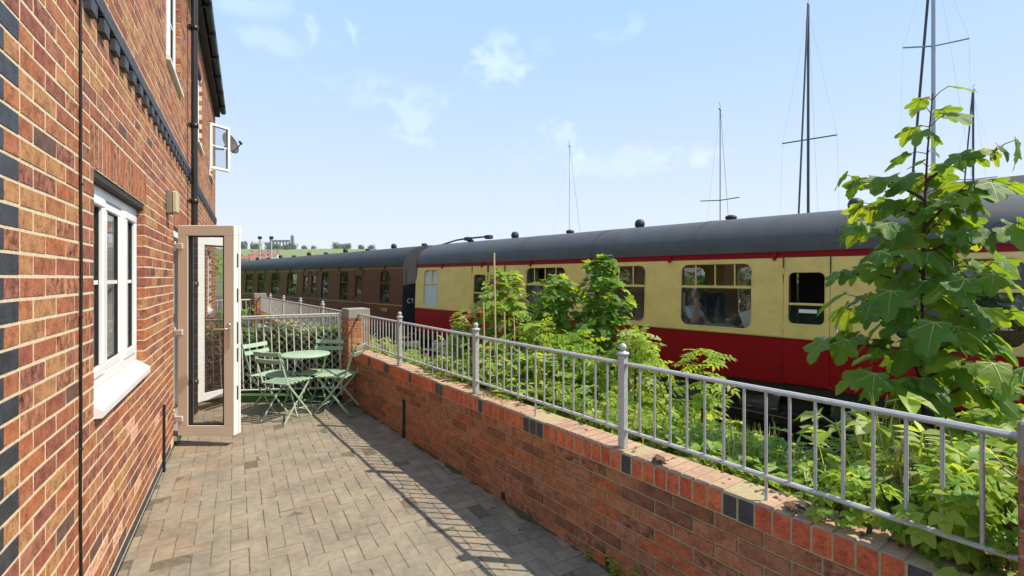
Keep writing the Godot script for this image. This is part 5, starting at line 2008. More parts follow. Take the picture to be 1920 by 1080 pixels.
# small plants for the bank, as meshes with several surfaces
func herb(kind, sd):
	var r = RandomNumberGenerator.new()
	r.seed = sd
	var sts = [begin(), begin(), begin()]
	var stems = begin()
	for s in sts: s.set_smooth_group(1)
	var n = 3 if kind != 2 else 2
	for k in n:
		var lean = Vector3(r.randfn(0, 0.16), 1.0, r.randfn(0, 0.16))
		var o = Vector3(r.randfn(0, 0.08), 0, r.randfn(0, 0.08))
		var h = r.randf_range(0.65, 1.0)
		tube(stems, [o, o + lean * h * 0.5, o + lean * h], [0.010, 0.008, 0.004], 5)
		if kind == 0:      # upright stems with toothed oval leaves in pairs
			for j in 7:
				var f = lerpf(0.15, 1.0, j / 6.0)
				var az = j * 1.57 + r.randf()
				for s in 2:
					var out = Vector3(cos(az + s * PI), r.randf_range(-0.1, 0.5), sin(az + s * PI))
					var L = lerpf(0.26, 0.12, f) * r.randf_range(0.8, 1.2)
					var x = leaf_frame(o + lean * h * f, out, Vector3.UP, 1.0, r)
					oval_leaf(sts[r.randi() % 3], x, L, L * 0.55, 0.3, r.randf_range(0.2, 0.8))
		elif kind == 1:    # feathery compound leaves
			for j in 5:
				var az = r.randf() * TAU
				var out = Vector3(cos(az), r.randf_range(0.2, 1.0), sin(az)).normalized()
				var side = out.cross(Vector3.UP).normalized()
				var root = o + lean * h * r.randf_range(0.3, 0.95)
				var L = r.randf_range(0.35, 0.55)
				tube(stems, [root, root + out * L * 0.5, root + out * L - Vector3(0, 0.06, 0)], [0.006, 0.005, 0.003], 4, false)
				for q in 5:
					var g = 0.25 + 0.18 * q
					var c = root + out * L * g - Vector3(0, 0.06 * g * g, 0)
					for s in [-1, 1]:
						oval_leaf(sts[r.randi() % 3], leaf_frame(c, side * s + out * 0.5, Vector3.UP, 1.0, r), L * 0.36, L * 0.15, 0.2, 0.4)
				oval_leaf(sts[r.randi() % 3], leaf_frame(root + out * L - Vector3(0, 0.06, 0), out, Vector3.UP, 1.0, r), L * 0.36, L * 0.16, 0.2, 0.4)
		elif kind == 3:    # tuft of grass blades
			for j in 12:
				var az = r.randf() * TAU
				var d = Vector3(cos(az) * r.randf_range(0.1, 0.7), 1.0, sin(az) * r.randf_range(0.1, 0.7))
				oval_leaf(sts[r.randi() % 3], leaf_frame(o, d, Vector3(cos(az), 0.3, sin(az)), 1.0, r), r.randf_range(0.6, 1.1), 0.035, 0.4, r.randf_range(0.3, 1.0))
		else:              # bramble-like sprays of three broad leaflets
			for j in 6:
				var az = r.randf() * TAU
				var out = Vector3(cos(az), r.randf_range(0.1, 0.8), sin(az)).normalized()
				var root = o + lean * h * r.randf_range(0.2, 1.0)
				var e = root + out * r.randf_range(0.1, 0.22)
				tube(stems, [root, e], [0.006, 0.004], 4, false)
				for s in [-1, 0, 1]:
					var d = out.rotated(Vector3.UP, s * 1.0)
					d.y *= 0.3
					oval_leaf(sts[r.randi() % 3], leaf_frame(e, d + Vector3(0, -0.15, 0), Vector3.UP, 1.0, r), 0.22, 0.15, 0.3, r.randf_range(0.2, 0.7))
	var mesh = ArrayMesh.new()
	var pal = [[0, 1, 2], [1, 3, 0], [2, 0, 4], [1, 0, 3]][sd % 4]
	for i in 3:
		sts[i].generate_normals()
		sts[i].commit(mesh)
		mesh.surface_set_material(i, YOUNG[pal[i]])
	stems.generate_normals()
	stems.commit(mesh)
	mesh.surface_set_material(3, M.green_stem)
	if kind == 3: mesh.surface_set_material(0, M.cane)
	return mesh

func scatter(called, mesh, xfs):
	var mm = MultiMesh.new()
	mm.transform_format = MultiMesh.TRANSFORM_3D
	mm.mesh = mesh
	mm.instance_count = xfs.size()
	for i in xfs.size(): mm.set_instance_transform(i, xfs[i])
	var o = MultiMeshInstance3D.new()
	o.name = numbered(self, called)
	o.multimesh = mm
	add_child(o)
	return stuff(o)

func build_plants():
	for k in 5: leaf_meshes.append(lobed_leaf(900 + k))
	for k in 3: ash_meshes.append(compound_mesh(4, 950 + k, 0.36))
	for k in 3: elder_meshes.append(compound_mesh(3, 970 + k, 0.62))
	var r = RandomNumberGenerator.new()
	r.seed = 4242
	# tall young sycamore by the near end of the wall
	young_tree("young_sycamore", "tall young sycamore with large glossy lobed leaves behind the railing", Vector3(3.98, 0.15, -1.30), Vector3(4.10, 2.74, -1.235), 0.40, 300, 0.19, LEAVES + [LEAVES[1], LEAVES[0]],
		{"seed": 31, "levels": 24, "branches": 25, "per_branch": 5, "from": 0.30, "shape": 1.0, "girth": 0.019, "rise": 0.30, "az": 0.6})
	# three leafy saplings in front of the coach
	leafy_column("leafy_sapling", "broad pale leaved sapling standing behind the bamboo canes", Vector3(3.08, 0.25, -4.62), 1.50, [Vector2(0, 0.42), Vector2(0.45, 0.60), Vector2(0.75, 0.48), Vector2(0.93, 0.24), Vector2(1.0, 0.04)], 300, 0.15, [YOUNG[0], YOUNG[1], YOUNG[2], YOUNG[0], YOUNG[3], M.bronze_leaf] , 61)
	leafy_column("leafy_sapling", "round topped middle sapling between two taller leafy ones", Vector3(3.55, 0.15, -4.28), 1.56, [Vector2(0, 0.4), Vector2(0.4, 0.46), Vector2(0.8, 0.38), Vector2(0.95, 0.22), Vector2(1.0, 0.03)], 300, 0.145, [YOUNG[2], LEAVES[2], YOUNG[4], YOUNG[0]], 62)
	leafy_column("leafy_sapling", "tallest dense green sapling in front of the coach window", Vector3(3.80, 0.05, -3.88), 1.86, [Vector2(0, 0.32), Vector2(0.4, 0.34), Vector2(0.75, 0.35), Vector2(0.93, 0.23), Vector2(1.0, 0.04)], 300, 0.14, [YOUNG[2], YOUNG[4], LEAVES[0], LEAVES[2]], 63, 2, null, "shrub", Vector3(0.06, 0, 0.02))
	# elder and ash
	leafy_column("elder_bush", "pale yellow green elder bush behind the middle railing post", Vector3(3.58, 0.0, -3.10), 1.22, [Vector2(0, 0.35), Vector2(0.5, 0.42), Vector2(0.85, 0.26), Vector2(1.0, 0.05)], 150, 0.20, [YOUNG[1], YOUNG[3], YOUNG[0]], 64, 4, elder_meshes)
	leafy_column("ash_seedling", "feathery yellow green ash seedling against the crimson coach side", Vector3(3.92, 0.0, -2.70), 1.10, [Vector2(0, 0.05), Vector2(0.5, 0.10), Vector2(0.85, 0.20), Vector2(1.0, 0.08)], 34, 0.24, [YOUNG[1], YOUNG[0]], 65, 2, ash_meshes)
	leafy_column("seedling", "small pale seedling showing through the railing beside the brick pillar", Vector3(2.25, 0.45, -6.35), 0.45, [Vector2(0, 0.04), Vector2(0.5, 0.13), Vector2(1.0, 0.05)], 26, 0.10, [YOUNG[3], YOUNG[1]], 66, 1)
	leafy_column("seedling", "bronze tipped seedling showing above the railing in front of the crimson panel", Vector3(2.82, 0.35, -5.22), 0.92, [Vector2(0, 0.15), Vector2(0.6, 0.20), Vector2(0.85, 0.12), Vector2(1.0, 0.05)], 60, 0.11, [YOUNG[3], YOUNG[1], M.bronze_leaf], 67, 2)
	# low bushes behind the railing between the posts
	leafy_column("low_bush", "low bright bush pressed against the far bay of the railing", Vector3(2.72, 0.30, -4.95), 0.85, [Vector2(0, 0.32), Vector2(0.6, 0.36), Vector2(1.0, 0.08)], 160, 0.10, [YOUNG[0], YOUNG[2], YOUNG[4]], 68, 4)
	leafy_column("low_bush", "low feathery bush of elder leaves below the tallest sapling", Vector3(3.25, 0.2, -3.55), 1.0, [Vector2(0, 0.42), Vector2(0.6, 0.46), Vector2(1.0, 0.08)], 110, 0.19, [YOUNG[2], YOUNG[1], YOUNG[0]], 69, 4, elder_meshes)
	leafy_column("low_bush", "low ash leaved bush behind the railing between saplings", Vector3(3.15, 0.2, -4.05), 1.05, [Vector2(0, 0.42), Vector2(0.6, 0.46), Vector2(1.0, 0.08)], 110, 0.20, [YOUNG[1], YOUNG[0], YOUNG[3]], 70, 4, ash_meshes)
	# plants beyond the sycamore
	leafy_column("elder_bush", "sunlit yellow green bush growing behind the young sycamore", Vector3(4.75, -0.05, -1.1), 0.95, [Vector2(0, 0.55), Vector2(0.5, 0.6), Vector2(1.0, 0.1)], 190, 0.20, [YOUNG[1], YOUNG[3], YOUNG[0]], 71, 5, elder_meshes)
	leafy_column("elder_bush", "sunlit bush close behind the near brick pillar", Vector3(3.75, 0.25, -0.45), 0.75, [Vector2(0, 0.40), Vector2(0.5, 0.45), Vector2(1.0, 0.1)], 130, 0.17, [YOUNG[1], YOUNG[0], YOUNG[2]], 72, 4, elder_meshes)
	# bramble trailing over the coping
	var b = leafy_column("bramble", "bramble with broad sunlit leaves spilling through the railing onto the coping", Vector3(2.84, 0.58, -0.72), 0.42, [Vector2(0, 0.20), Vector2(0.5, 0.25), Vector2(1.0, 0.12)], 110, 0.085, [YOUNG[0], YOUNG[1], YOUNG[2]], 73, 4, [herb_leaf(1), herb_leaf(2)])
	leafy_column("bramble", "second bramble spray pushing between the bars just short of the near pillar", Vector3(2.76, 0.60, -1.02), 0.30, [Vector2(0, 0.14), Vector2(0.5, 0.20), Vector2(1.0, 0.10)], 40, 0.07, [YOUNG[1], YOUNG[0], YOUNG[2]], 74, 3, [herb_leaf(3), herb_leaf(4)])
	# canes
	for c in [[Vector3(2.72, 0.35, -4.12), 1.92, 0.009, "tall bare bamboo cane standing up past the coach roof line"], [Vector3(2.63, 0.4, -4.17), 1.45, 0.007, "short bare cane beside the tall bamboo cane"], [Vector3(2.82, 0.35, -4.10), 1.35, 0.007, "bare cane among the pale sapling leaves nearest the middle of the railing"], [Vector3(2.90, 0.35, -4.05), 1.30, 0.006, "thinnest bare cane leaning in the pale sapling"]]:
		var h = c[1] - c[0].y
		var cn = tag(put("bamboo_cane", tube_mesh([Vector3.ZERO, Vector3(0.01, h * 0.5, 0.006), Vector3(0.0, h, 0.0)], c[2], 7), M.cane, self, Transform3D(Basis.IDENTITY, c[0])), c[3], "cane", "bamboo canes behind the railing")
	# ground cover on the bank
	var protos = []
	for k in 10: protos.append(herb([0, 1, 2, 0, 1, 2, 0, 2, 3, 3][k], 500 + k))
	var lists = []
	for k in protos.size(): lists.append([])
	var tries = 0
	while tries < 9500:
		tries += 1
		var t = r.randf_range(-13.5, 3.0)
		var room = max(train_gap(wl(t, 0)) - 1.3, 1.0)
		var q = 0.16 + pow(r.randf(), 1.25) * (room - 0.2)
		var p = wl(t, q)
		if t > 1.5 and q < 0.35: continue
		p.y = bank_height(t, q) - 0.03
		var s = r.randf_range(0.42, 0.80)
		if t > -1.2 and t < 0.95: s = r.randf_range(0.20, 0.40) * (1.0 if q > 0.3 else 0.75)
		elif t > 0.95: s = r.randf_range(0.34, 0.68)
		if q < 0.30: s *= 0.6
		if t < -2.6: s *= 0.42
		if t > -4.3: s = min(s, (0.30 + q * 0.85) / 1.35)
		lists[r.randi() % protos.size()].append(Transform3D(Basis(Vector3.UP, r.randf() * TAU).scaled_local(Vector3(1, r.randf_range(0.8, 1.3), 1) * s), p))
	for k in protos.size():
		scatter("ground_cover", protos[k], lists[k])
	# dry leaf litter on the coping and along the wall foot
	var bits = []
	for i in 90:
		var t = r.randf_range(-4.3, 1.4)
		var on_top = r.randf() < 0.55
		var p = wl(t, r.randf_range(-0.03, 0.14), 0.707) if on_top else wl(t, -0.09 - pow(r.randf(), 2.5) * 0.9, 0.004)
		bits.append(Transform3D(Basis.from_euler(Vector3(-PI / 2 + r.randfn(0, 0.2), 0, 0)).rotated(Vector3.UP, r.randf() * TAU).scaled_local(Vector3.ONE * r.randf_range(0.008, 0.022)), p))
	scatter("leaf_litter", herb_leaf(9), bits).material_override = M.dead_leaf
	# single tall weeds against the dark underframe
	for w in [[0.72, 1.15, 0.62, 0, "tall nettle with a pointed tip against the dark underframe"], [0.30, 1.55, 0.72, 3, "flowering weed standing between two balusters in front of the wheels"], [1.05, 1.05, 0.75, 6, "tall weed next to the sycamore stem"], [-0.35, 1.3, 0.6, 0, "slim nettle below the ash seedling"]]:
		var p = wl(w[0], w[1])
		p.y = bank_height(w[0], w[1])
		var o = thing("nettle", w[4], "weed", p, w[0] * 3.0)
		put("foliage", protos[w[3]], null, o, Transform3D(Basis.from_scale(Vector3.ONE * w[2]), Vector3.ZERO))
	# weeds at the foot of the garden wall
	for w in [[0.03, 0.16, "weed growing from the paving joint at the wall foot nearest the viewer"], [-0.18, 0.11, "small weed at the wall foot beside the weep hole"], [0.17, 0.20, "leafy weed clump at the foot of the orange topped wall"]]:
		var o = thing("weed", w[2], "weed", wl(w[0], -0.10), w[0] * 20)
		put("foliage", protos[0], null, o, Transform3D(Basis.from_scale(Vector3(1, 0.8, 1) * w[1]), Vector3.ZERO))
	# dead leaves on the coping
	for w in [[0.90, -0.02, "curled brown leaf lying on the coping below the railing"], [0.28, 0.01, "curled brown leaf on the blue coping bricks"]]:
		tag(put("fallen_leaf", leaf_meshes[1], M.dead_leaf, self, Transform3D(Basis.from_euler(Vector3(-1.3, w[0] * 4.0, 0.2)).scaled_local(Vector3(0.08, 0.08, 0.16)), wl(w[0], w[1], 0.715))), w[2], "leaf")
	# hedge behind the lattice
	hedge("hedge", "dark ivy hedge behind the lattice at the end of the patio", Vector3(0.0, 0, -8.25), Vector3(1.85, 0, -7.15), 1.04, 0.34, 3400, [M.hedge_leaf, M.hedge_leaf, M.hedge_leaf_light], 81, 1.4)
	hedge("variegated_shrub", "white variegated shrub in the middle of the hedge behind the lattice", Vector3(0.75, 0.66, -7.66), Vector3(1.35, 0.66, -7.28), 0.42, 0.10, 260, [M.pale_leaf, M.pale_leaf, M.hedge_leaf_light], 82)
	hedge("hedge", "bright hedge on the neighbouring terrace near the far pillar", Vector3(-0.1, 0, -13.9), Vector3(0.75, 0, -14.2), 1.0, 0.35, 500, [YOUNG[0], YOUNG[2], M.hedge_leaf_light], 83)

func herb_leaf(sd):
	var r = RandomNumberGenerator.new()
	r.seed = sd
	var st = begin()
	st.set_smooth_group(1)
	for s in [-1, 0, 1]:
		oval_leaf(st, Transform3D(Basis(Vector3(0, 0, 1), -s * 1.0), Vector3.ZERO), 1.0 if s == 0 else 0.85, 0.68, 0.3, r.randf_range(0.3, 0.7))
	return finish(st)

func hedge(called, label, a, b, h, depth, count, mats, sd, big = 1.0):
	var r = RandomNumberGenerator.new()
	r.seed = sd
	var t = thing(called, label, "hedge" if called == "hedge" else "shrub", a)
	var x = (b - a)
	var z = Vector3(-x.z, 0, x.x).normalized()
	var n = noise(sd, 1.6, 2)
	var sts = {}
	for m in mats: sts[m] = begin()
	for m in sts: sts[m].set_smooth_group(1)
	for i in count:
		var f = r.randf()
		var y = r.randf() * h * (0.92 + 0.12 * n.get_noise_1d(f * 3.0))
		var d = depth * (r.randf() - 0.5)
		var p = x * f + z * d + Vector3(0, y, 0)
		var dir = Vector3(r.randfn(0, 1), r.randfn(0, 0.5), r.randfn(0, 1))
		oval_leaf(sts[mats[r.randi() % mats.size()]], leaf_frame(p, dir, Vector3.UP + dir * 0.3, 1.0, r), big * r.randf_range(0.06, 0.11), big * r.randf_range(0.04, 0.08), 0.3, 0.4)
	var mesh = ArrayMesh.new()
	for m in sts:
		sts[m].generate_normals()
		sts[m].commit(mesh)
		mesh.surface_set_material(mesh.get_surface_count() - 1, m)
	stuff(put("foliage", mesh, null, t))
	for k in 5:
		put("stem", tube_mesh([x * (k + 0.5) / 5.0, x * (k + 0.6) / 5.0 + Vector3(0, h * 0.8, 0)], [0.018, 0.006], 6), M.bark, t)

# ---------------------------------------------------------------- background
func out_at(lat, depth, y = 0.0):
	return EYE * Vector3(1, 0, 1) + Vector3(0.8758, 0, 0.4827) * lat + Vector3(0.4827, 0, -0.8758) * depth + Vector3(0, y, 0)

func hill_height(lat, d):
	var side = 1.0 - smoothstep(-130.0, 330.0, lat)
	var rise = smoothstep(330.0, 610.0, d)
	return -1.3 + 39.0 * side * rise * (1.0 + 0.015 * sin(lat * 0.05))

func build_background():
	var st = begin()
	st.set_smooth_group(1)
	var P = func(i, j):
		var lat = -900.0 + i * 32.0
		var d = 320.0 + j * 26.0
		return out_at(lat, d, hill_height(lat, d))
	for i in 44:
		for j in 22:
			quad(st, P.call(i, j), P.call(i + 1, j), P.call(i + 1, j + 1), P.call(i, j + 1))
	structure(put("hill", finish(st), M.hill_grass, self))
	# ruined abbey on the ridge
	var ab = thing("ruined_abbey", "ruined stone abbey with tall empty arches on the far hill", "ruin", out_at(-288, 600, hill_height(-288, 600)), -YAW - 1.0)
	ab.rotation.y = YAW
	for k in 6:
		st = begin()
		prism(st, arch_bay(4.0, 12.0, 1.3, 2.4, 8.5), -0.8, 0.8, Transform3D(Basis.IDENTITY, Vector3(-12.0 + k * 4.0, 0, 0)))
		put("arched_bay", finish(st), M.ruin_stone, ab)
	for tw in [[13.5, 17.0, 3.4], [-13.0, 14.0, 2.2]]:
		st = begin()
		box(st, Vector3(tw[0], tw[1] / 2, 0), Vector3(tw[2], tw[1], 3.0))
		lathe(st, [Vector2(tw[2] * 0.5, tw[1]), Vector2(0.0, tw[1] + 3.0)], 4, Transform3D(Basis(Vector3.UP, PI / 4), Vector3(tw[0], 0, 0)))
		put("turret", finish(st), M.ruin_stone, ab)
	st = begin()
	prism(st, [Vector2(-12, 0), Vector2(14, 0), Vector2(14, 6), Vector2(6, 8), Vector2(-4, 5), Vector2(-12, 7)], -9.0, -8.0)
	put("rear_wall", finish(st), M.ruin_stone, ab)
	# church and cottages
	far_house("dark roofed church house with chimneys on the far hill top", -338, 598, 14.0, 5.0, 4.5, M.ruin_stone, M.dark_tile)
	far_house("long pale stone house next to the ruined abbey", -322, 604, 12.0, 6.5, 2.5, M.house_stone, M.house_stone)
	var labels = ["lowest red roofed cottage at the foot of the far hill", "red roofed cottage beside the maroon coach roof", "red roofed cottage stepping up the far hill", "red roofed cottage with a pale gable under the abbey", "topmost red roofed cottage below the abbey", "red roofed cottage half hidden by the signal posts", "red roofed cottage by the green field"]
	for k in 7:
		far_house(labels[k], -262 + (k % 4) * 9.5 + (k / 4) * 5.0, 455 + (k / 4) * 26.0, 8.0, 5.0, 3.2, M.house_stone if k % 2 else M.render_white, M.red_tile)
	# trees along the ridge
	var r = RandomNumberGenerator.new()
	r.seed = 99
	var spots = [[-272, 598, 7.0], [-262, 606, 5.0], [-250, 606, 4.5], [-221, 600, 7.0], [-206, 602, 6.5], [-190, 604, 5.5], [-175, 600, 6.0], [-300, 590, 8.0], [-315, 588, 7.0], [-330, 586, 7.5], [-345, 588, 7.0], [-285, 580, 6.5], [-270, 575, 5.5]]
	for k in spots.size():
		var s = spots[k]
		far_tree(["largest round tree between the abbey and the green field", "second tree right of the ruined abbey", "small lone tree on the field skyline near the abbey", "dark tree beside the skyline farm building", "broad tree past the skyline farm building", "tree last but one along the field skyline", "last tree before the skyline drops behind the coach", "dark bush in front of the pale stone house", "dark bush between the pale house and the church house", "dark bush in front of the church house", "bush at the house end of the far ridge", "dark bush at the foot of the ruined abbey", "bush on the slope below the abbey turret"][k], s[0], s[1], s[2], 300 + k, "trees on the far hill")
	far_house("low dark farm building on the skyline of the green field", -214, 612, 15.0, 3.5, 3.5, M.ruin_stone, M.dark_tile)
	# pair of posts beyond the coaches
	var sp = thing("signal_gantry", "pair of slender pale posts with a curling bracket beyond the coach roofs", "signal", out_at(-30.8, 60, -1.3))
	sp.rotation.y = YAW
	for s in [-0.72, 0.72]:
		put("post", tube_mesh([Vector3(s, 0, 0), Vector3(s, 7.9, 0)], [0.11, 0.08], 8), M.signal_post, sp)
		put("post_cap", box_mesh(Vector3(0.45, 0.35, 0.3), 0.05, Vector3(s, 8.0, 0)), M.timber_dark, sp)
	put("bracket", tube_mesh([Vector3(-0.7, 7.6, 0), Vector3(0.1, 7.3, 0), Vector3(0.35, 6.7, 0), Vector3(-0.1, 6.0, 0), Vector3(0.3, 5.2, 0), Vector3(0.7, 4.9, 0)], 0.05, 6), M.signal_post, sp)
	put("ladder_rail", tube_mesh([Vector3(-0.7, 4.2, 0), Vector3(0.7, 4.2, 0)], 0.05, 6), M.signal_post, sp)
	# trees behind the maroon coach, seen through its windows
	var places = ["first", "second", "third", "fourth", "fifth", "sixth", "seventh"]
	for k in 7:
		var o = TRAIN_O - TRAIN_X * (12.2 - k * 2.6) - TRAIN_N * (4.6 + (k % 2) * 0.5) + Vector3(0, -1.3, 0)
		var t = thing("lineside_bush", "dark lineside bush behind the cream and crimson coach, %s from its far end" % places[k], "bush", o, 0, "bushes beyond the cream coach")
		bush_crown(t, 3.6, 3.4, 1300, 0.34, [YOUNG[4], M.hedge_leaf, LEAVES[1]], 720 + k)
	for k in 6:
		var o = TRAIN_O - TRAIN_X * (15 + k * 4.2) - TRAIN_N * (6.5 + (k % 2) * 1.2) + Vector3(0, -1.3, 0)
		var t = thing("lineside_bush", ["tall", "broad", "dark", "pale", "ragged", "dense"][k] + " green bush seen through the windows of the maroon coach", "bush", o, 0, "bushes beyond the maroon coach")
		bush_crown(t, 3.6, 3.3, 750, 0.30, [YOUNG[2], YOUNG[0], YOUNG[4]], 700 + k)
	# garden trees past the house, mirrored in the maroon coach windows
	for k in 6:
		var o = Vector3(-4.6 - (k % 2) * 1.2 + k * 0.25, 0.0, -17.0 - k * 4.4)
		var t = thing("garden_tree", ["bushy", "tall", "leaning", "rounded", "spreading", "furthest"][k] + " garden tree past the far end of the brick house", "tree", o, k * 1.0, "garden trees past the house")
		bush_crown(t, 4.6, 5.2, 1100, 0.42, [YOUNG[2], YOUNG[0], YOUNG[4]], 760 + k)
	# yachts in the harbour
	yacht("yacht with a dark tall mast and furled forestay above the coach roof", 16.18, 26.0, 16.1, 9.0, 0.075, M.mast, 3.51)
	yacht("yacht with a silver mast rising behind the young sycamore", 19.68, 22.0, 17.5, 12.66, 0.10, M.mast_silver, 0.7)
	yacht("distant yacht with a thin dark mast and low spreaders", 13.65, 32.0, 13.1, 6.95, 0.035, M.mast, 0.4)
	yacht("most distant yacht with the shortest thinnest mast", 5.0, 45.0, 14.2, 5.0, 0.028, M.mast_silver, 0.45)
	yacht("yacht whose dark masthead shows beside the top of the sycamore", 33.95, 35.0, 15.6, 9.0, 0.085, M.mast, 0.6)
	# house beyond the coach at the near end
	var hs = thing("slate_roofed_house", "grey slate roofed house with white dormers beyond the coach roof", "house", Vector3(58.5, -1.3, -11.0), 0.25)
	st = begin()
	box(st, Vector3(0, 3.6, 0), Vector3(11, 7.2, 20))
	put("wall", finish(st), M.render_white, hs)
	st = begin()
	prism(st, [Vector2(-6.0, 7.0), Vector2(6.0, 7.0), Vector2(0.0, 11.6)], -10.4, 8.0)
	put("roof", finish(st), M.dark_tile, hs)
	put("chimney", box_mesh(Vector3(1.0, 3.0, 1.6), 0.04, Vector3(0.5, 11.6, 6.5)), HOUSE_BRICKS[3], hs)
	for z in [-6.0, 0.5, 6.0]:
		var dm = part_node("dormer", hs, Transform3D(Basis.IDENTITY, Vector3(-4.6, 7.2, z)))
		st = begin()
		prism(st, [Vector2(-1.0, 0), Vector2(1.0, 0), Vector2(1.0, 1.4), Vector2(0, 2.3), Vector2(-1.0, 1.4)], -1.6, 1.0, Transform3D(Basis(Vector3.UP, -PI / 2), Vector3.ZERO))
		put("gable", finish(st), M.render_white, dm)
		st = begin()
		prism(st, [Vector2(-1.25, 1.2), Vector2(0, 2.35), Vector2(1.25, 1.2), Vector2(1.25, 1.4), Vector2(0, 2.55), Vector2(-1.25, 1.4)], -2.0, 1.15, Transform3D(Basis(Vector3.UP, -PI / 2), Vector3.ZERO))
		put("dormer_roof", finish(st), M.dark_tile, dm)
		put("pane", box_mesh(Vector3(0.03, 0.9, 0.9), 0.0, Vector3(-1.02, 0.75, 0)), M.far_window, dm)

func arch_bay(w, h, pier, sill, spring):
	# a wall bay with a pointed opening, as one outline cut along the bottom middle
	var half = w / 2.0
	var o = half - pier * 0.5
	return [Vector2(-half, 0), Vector2(-o, 0), Vector2(-o, spring), Vector2(-o * 0.55, spring + 1.3), Vector2(0, spring + 2.1), Vector2(o * 0.55, spring + 1.3), Vector2(o, spring), Vector2(o, 0), Vector2(half, 0), Vector2(half, h), Vector2(-half, h)]

func far_house(label, lat, d, w, wall_h, roof_h, wm, rm):
	var h = thing("hillside_house", label, "house", out_at(lat, d, hill_height(lat, d) - 0.5), YAW + 0.15 * sin(lat))
	put("wall", box_mesh(Vector3(w, wall_h, 6.0), 0.0, Vector3(0, wall_h / 2, 0)), wm, h)
	var st = begin()
	prism(st, [Vector2(-3.4, wall_h - 0.1), Vector2(3.4, wall_h - 0.1), Vector2(0, wall_h + roof_h)], -w / 2 - 0.3, w / 2 + 0.3, Transform3D(Basis(Vector3.UP, PI / 2), Vector3.ZERO))
	put("roof", finish(st), rm, h)
	for s in [-0.42, 0.42]:
		put("chimney", box_mesh(Vector3(0.9, 2.4, 0.9), 0.0, Vector3(s * w, wall_h + roof_h, 0)), HOUSE_BRICKS[3], h)
	for k in int(w / 3.0):
		put("window", box_mesh(Vector3(1.0, 1.4, 0.1), 0.0, Vector3(-w / 2 + 1.6 + k * 3.0, wall_h * 0.55, 3.0)), M.far_window, h)

func bush_crown(t, w, h, count, leaf, mats, sd):
	var r = RandomNumberGenerator.new()
	r.seed = sd
	put("trunk", tube_mesh([Vector3.ZERO, Vector3(0.1, h * 0.7, 0)], [w * 0.05, w * 0.02], 7), M.bark, t)
	var sts = []
	for m in mats:
		var s = begin()
		s.set_smooth_group(1)
		sts.append(s)
	var clumps = []
	for k in 14:
		var a = r.randf() * TAU
		var y = r.randf_range(0.12, 0.95)
		var rad = w * 0.5 * sqrt(r.randf()) * (1.2 - 0.75 * abs(y - 0.5))
		clumps.append([Vector3(cos(a) * rad, y * h, sin(a) * rad), w * r.randf_range(0.16, 0.30)])
	for i in count:
		var c = clumps[r.randi() % clumps.size()]
		var d = Vector3(r.randfn(0, 1), r.randfn(0, 1), r.randfn(0, 1)).normalized()
		var p = c[0] + d * c[1] * r.randf_range(0.6, 1.0)
		oval_leaf(sts[r.randi() % sts.size()], leaf_frame(p, d + Vector3(r.randfn(0, 0.6), -0.3, r.randfn(0, 0.6)), Vector3.UP + d * 0.6, 1.0, r), leaf * r.randf_range(0.7, 1.3), leaf * 0.7, 0.3, 0.3)
	var mesh = ArrayMesh.new()
	for i in sts.size():
		sts[i].generate_normals()
		sts[i].commit(mesh)
		mesh.surface_set_material(i, mats[i])
	stuff(put("crown", mesh, null, t))

func far_tree(label, lat, d, h, sd, group):
	var t = thing("hill_tree", label, "tree", out_at(lat, d, hill_height(lat, d) - 0.4), 0, group)
	bush_crown(t, h * 1.15, h, 420, h * 0.26, [M.far_tree, M.hedge_leaf], sd)

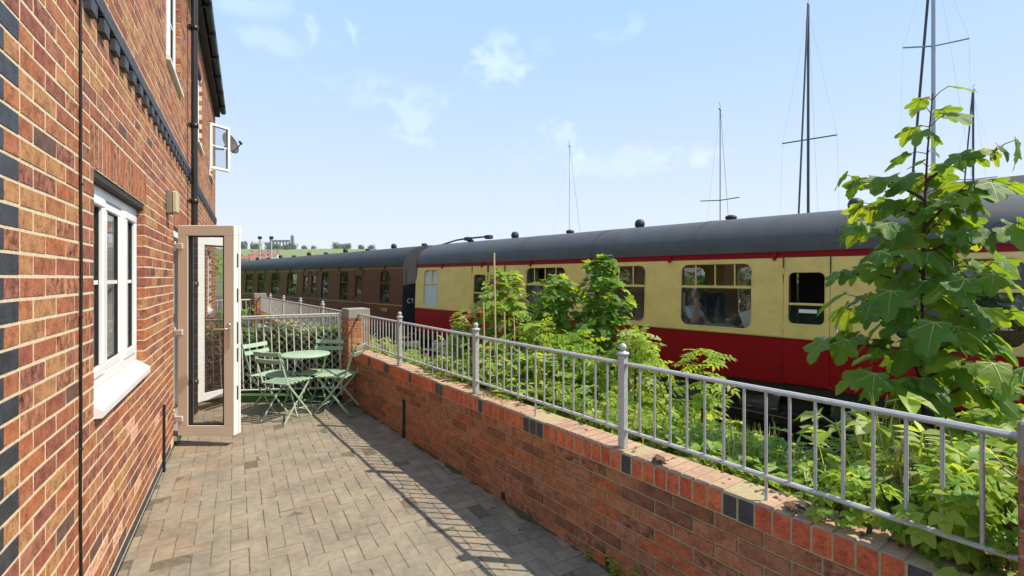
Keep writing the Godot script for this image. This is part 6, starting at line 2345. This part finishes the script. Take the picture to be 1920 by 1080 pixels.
func yacht(label, lat, d, top, spread, r, m, turn):
	var base = out_at(lat, d, -1.28)
	var y = thing("yacht", label, "yacht", base, turn)
	# hull: stations from stern to bow
	var st = begin()
	st.set_smooth_group(1)
	var S = []
	for k in 9:
		var f = k / 8.0
		var w = 1.5 * sqrt(clampf(1.0 - pow(max(f - 0.4, 0.0) / 0.6, 2.0), 0, 1)) * (0.8 + 0.2 * min(f / 0.4, 1.0))
		var x = -4.5 + 9.5 * f
		S.append([Vector3(x, 1.0 + 0.35 * f, w), Vector3(x, 0.3, w * 0.85), Vector3(x, -0.2, 0), Vector3(x, 0.3, -w * 0.85), Vector3(x, 1.0 + 0.35 * f, -w)])
	for k in 8:
		for j in 4:
			quad(st, S[k][j + 1], S[k + 1][j + 1], S[k + 1][j], S[k][j])
		quad(st, S[k][0], S[k + 1][0], S[k + 1][4], S[k][4])
	for j in 3: tri(st, S[0][0], S[0][j + 1], S[0][j + 2])
	put("hull", finish(st), M.hull, y)
	put("cabin", box_mesh(Vector3(3.6, 0.6, 1.6), 0.15, Vector3(0, 1.4, 0)), M.hull, y)
	var H = top + 1.28
	put("mast", tube_mesh([Vector3(0.8, 1.0, 0), Vector3(0.8, H, 0)], [r, r * 0.8], 8), m, y)
	put("boom", tube_mesh([Vector3(0.7, 2.3, 0), Vector3(-3.6, 2.4, 0)], 0.07, 8), m, y)
	var sh = spread + 1.28
	for s in [-1, 1]:
		put("spreader", tube_mesh([Vector3(0.8, sh, 0), Vector3(0.6, sh + 0.05, s * 1.25)], 0.035, 6), m, y)
		if r >= 0.07: put("shroud", tube_mesh([Vector3(0.8, 1.1, s * 1.45), Vector3(0.6, sh + 0.05, s * 1.25), Vector3(0.8, H - 0.3, 0)], 0.003, 5), m, y)
	put("forestay", tube_mesh([Vector3(4.6, 1.4, 0), Vector3(0.9, H - 0.1, 0)], r * 0.6 if r > 0.07 else 0.012, 6), M.mast, y)
	put("backstay", tube_mesh([Vector3(-4.4, 1.0, 0), Vector3(0.8, H, 0)], 0.004, 5), m, y)
	put("masthead", box_mesh(Vector3(0.5, 0.05, 0.06), 0.0, Vector3(0.75, H, 0)), M.mast, y)
	put("wind_vane", tube_mesh([Vector3(0.8, H, 0), Vector3(0.8, H + 0.35, 0), Vector3(0.5, H + 0.42, 0)], 0.014, 5), M.mast, y)
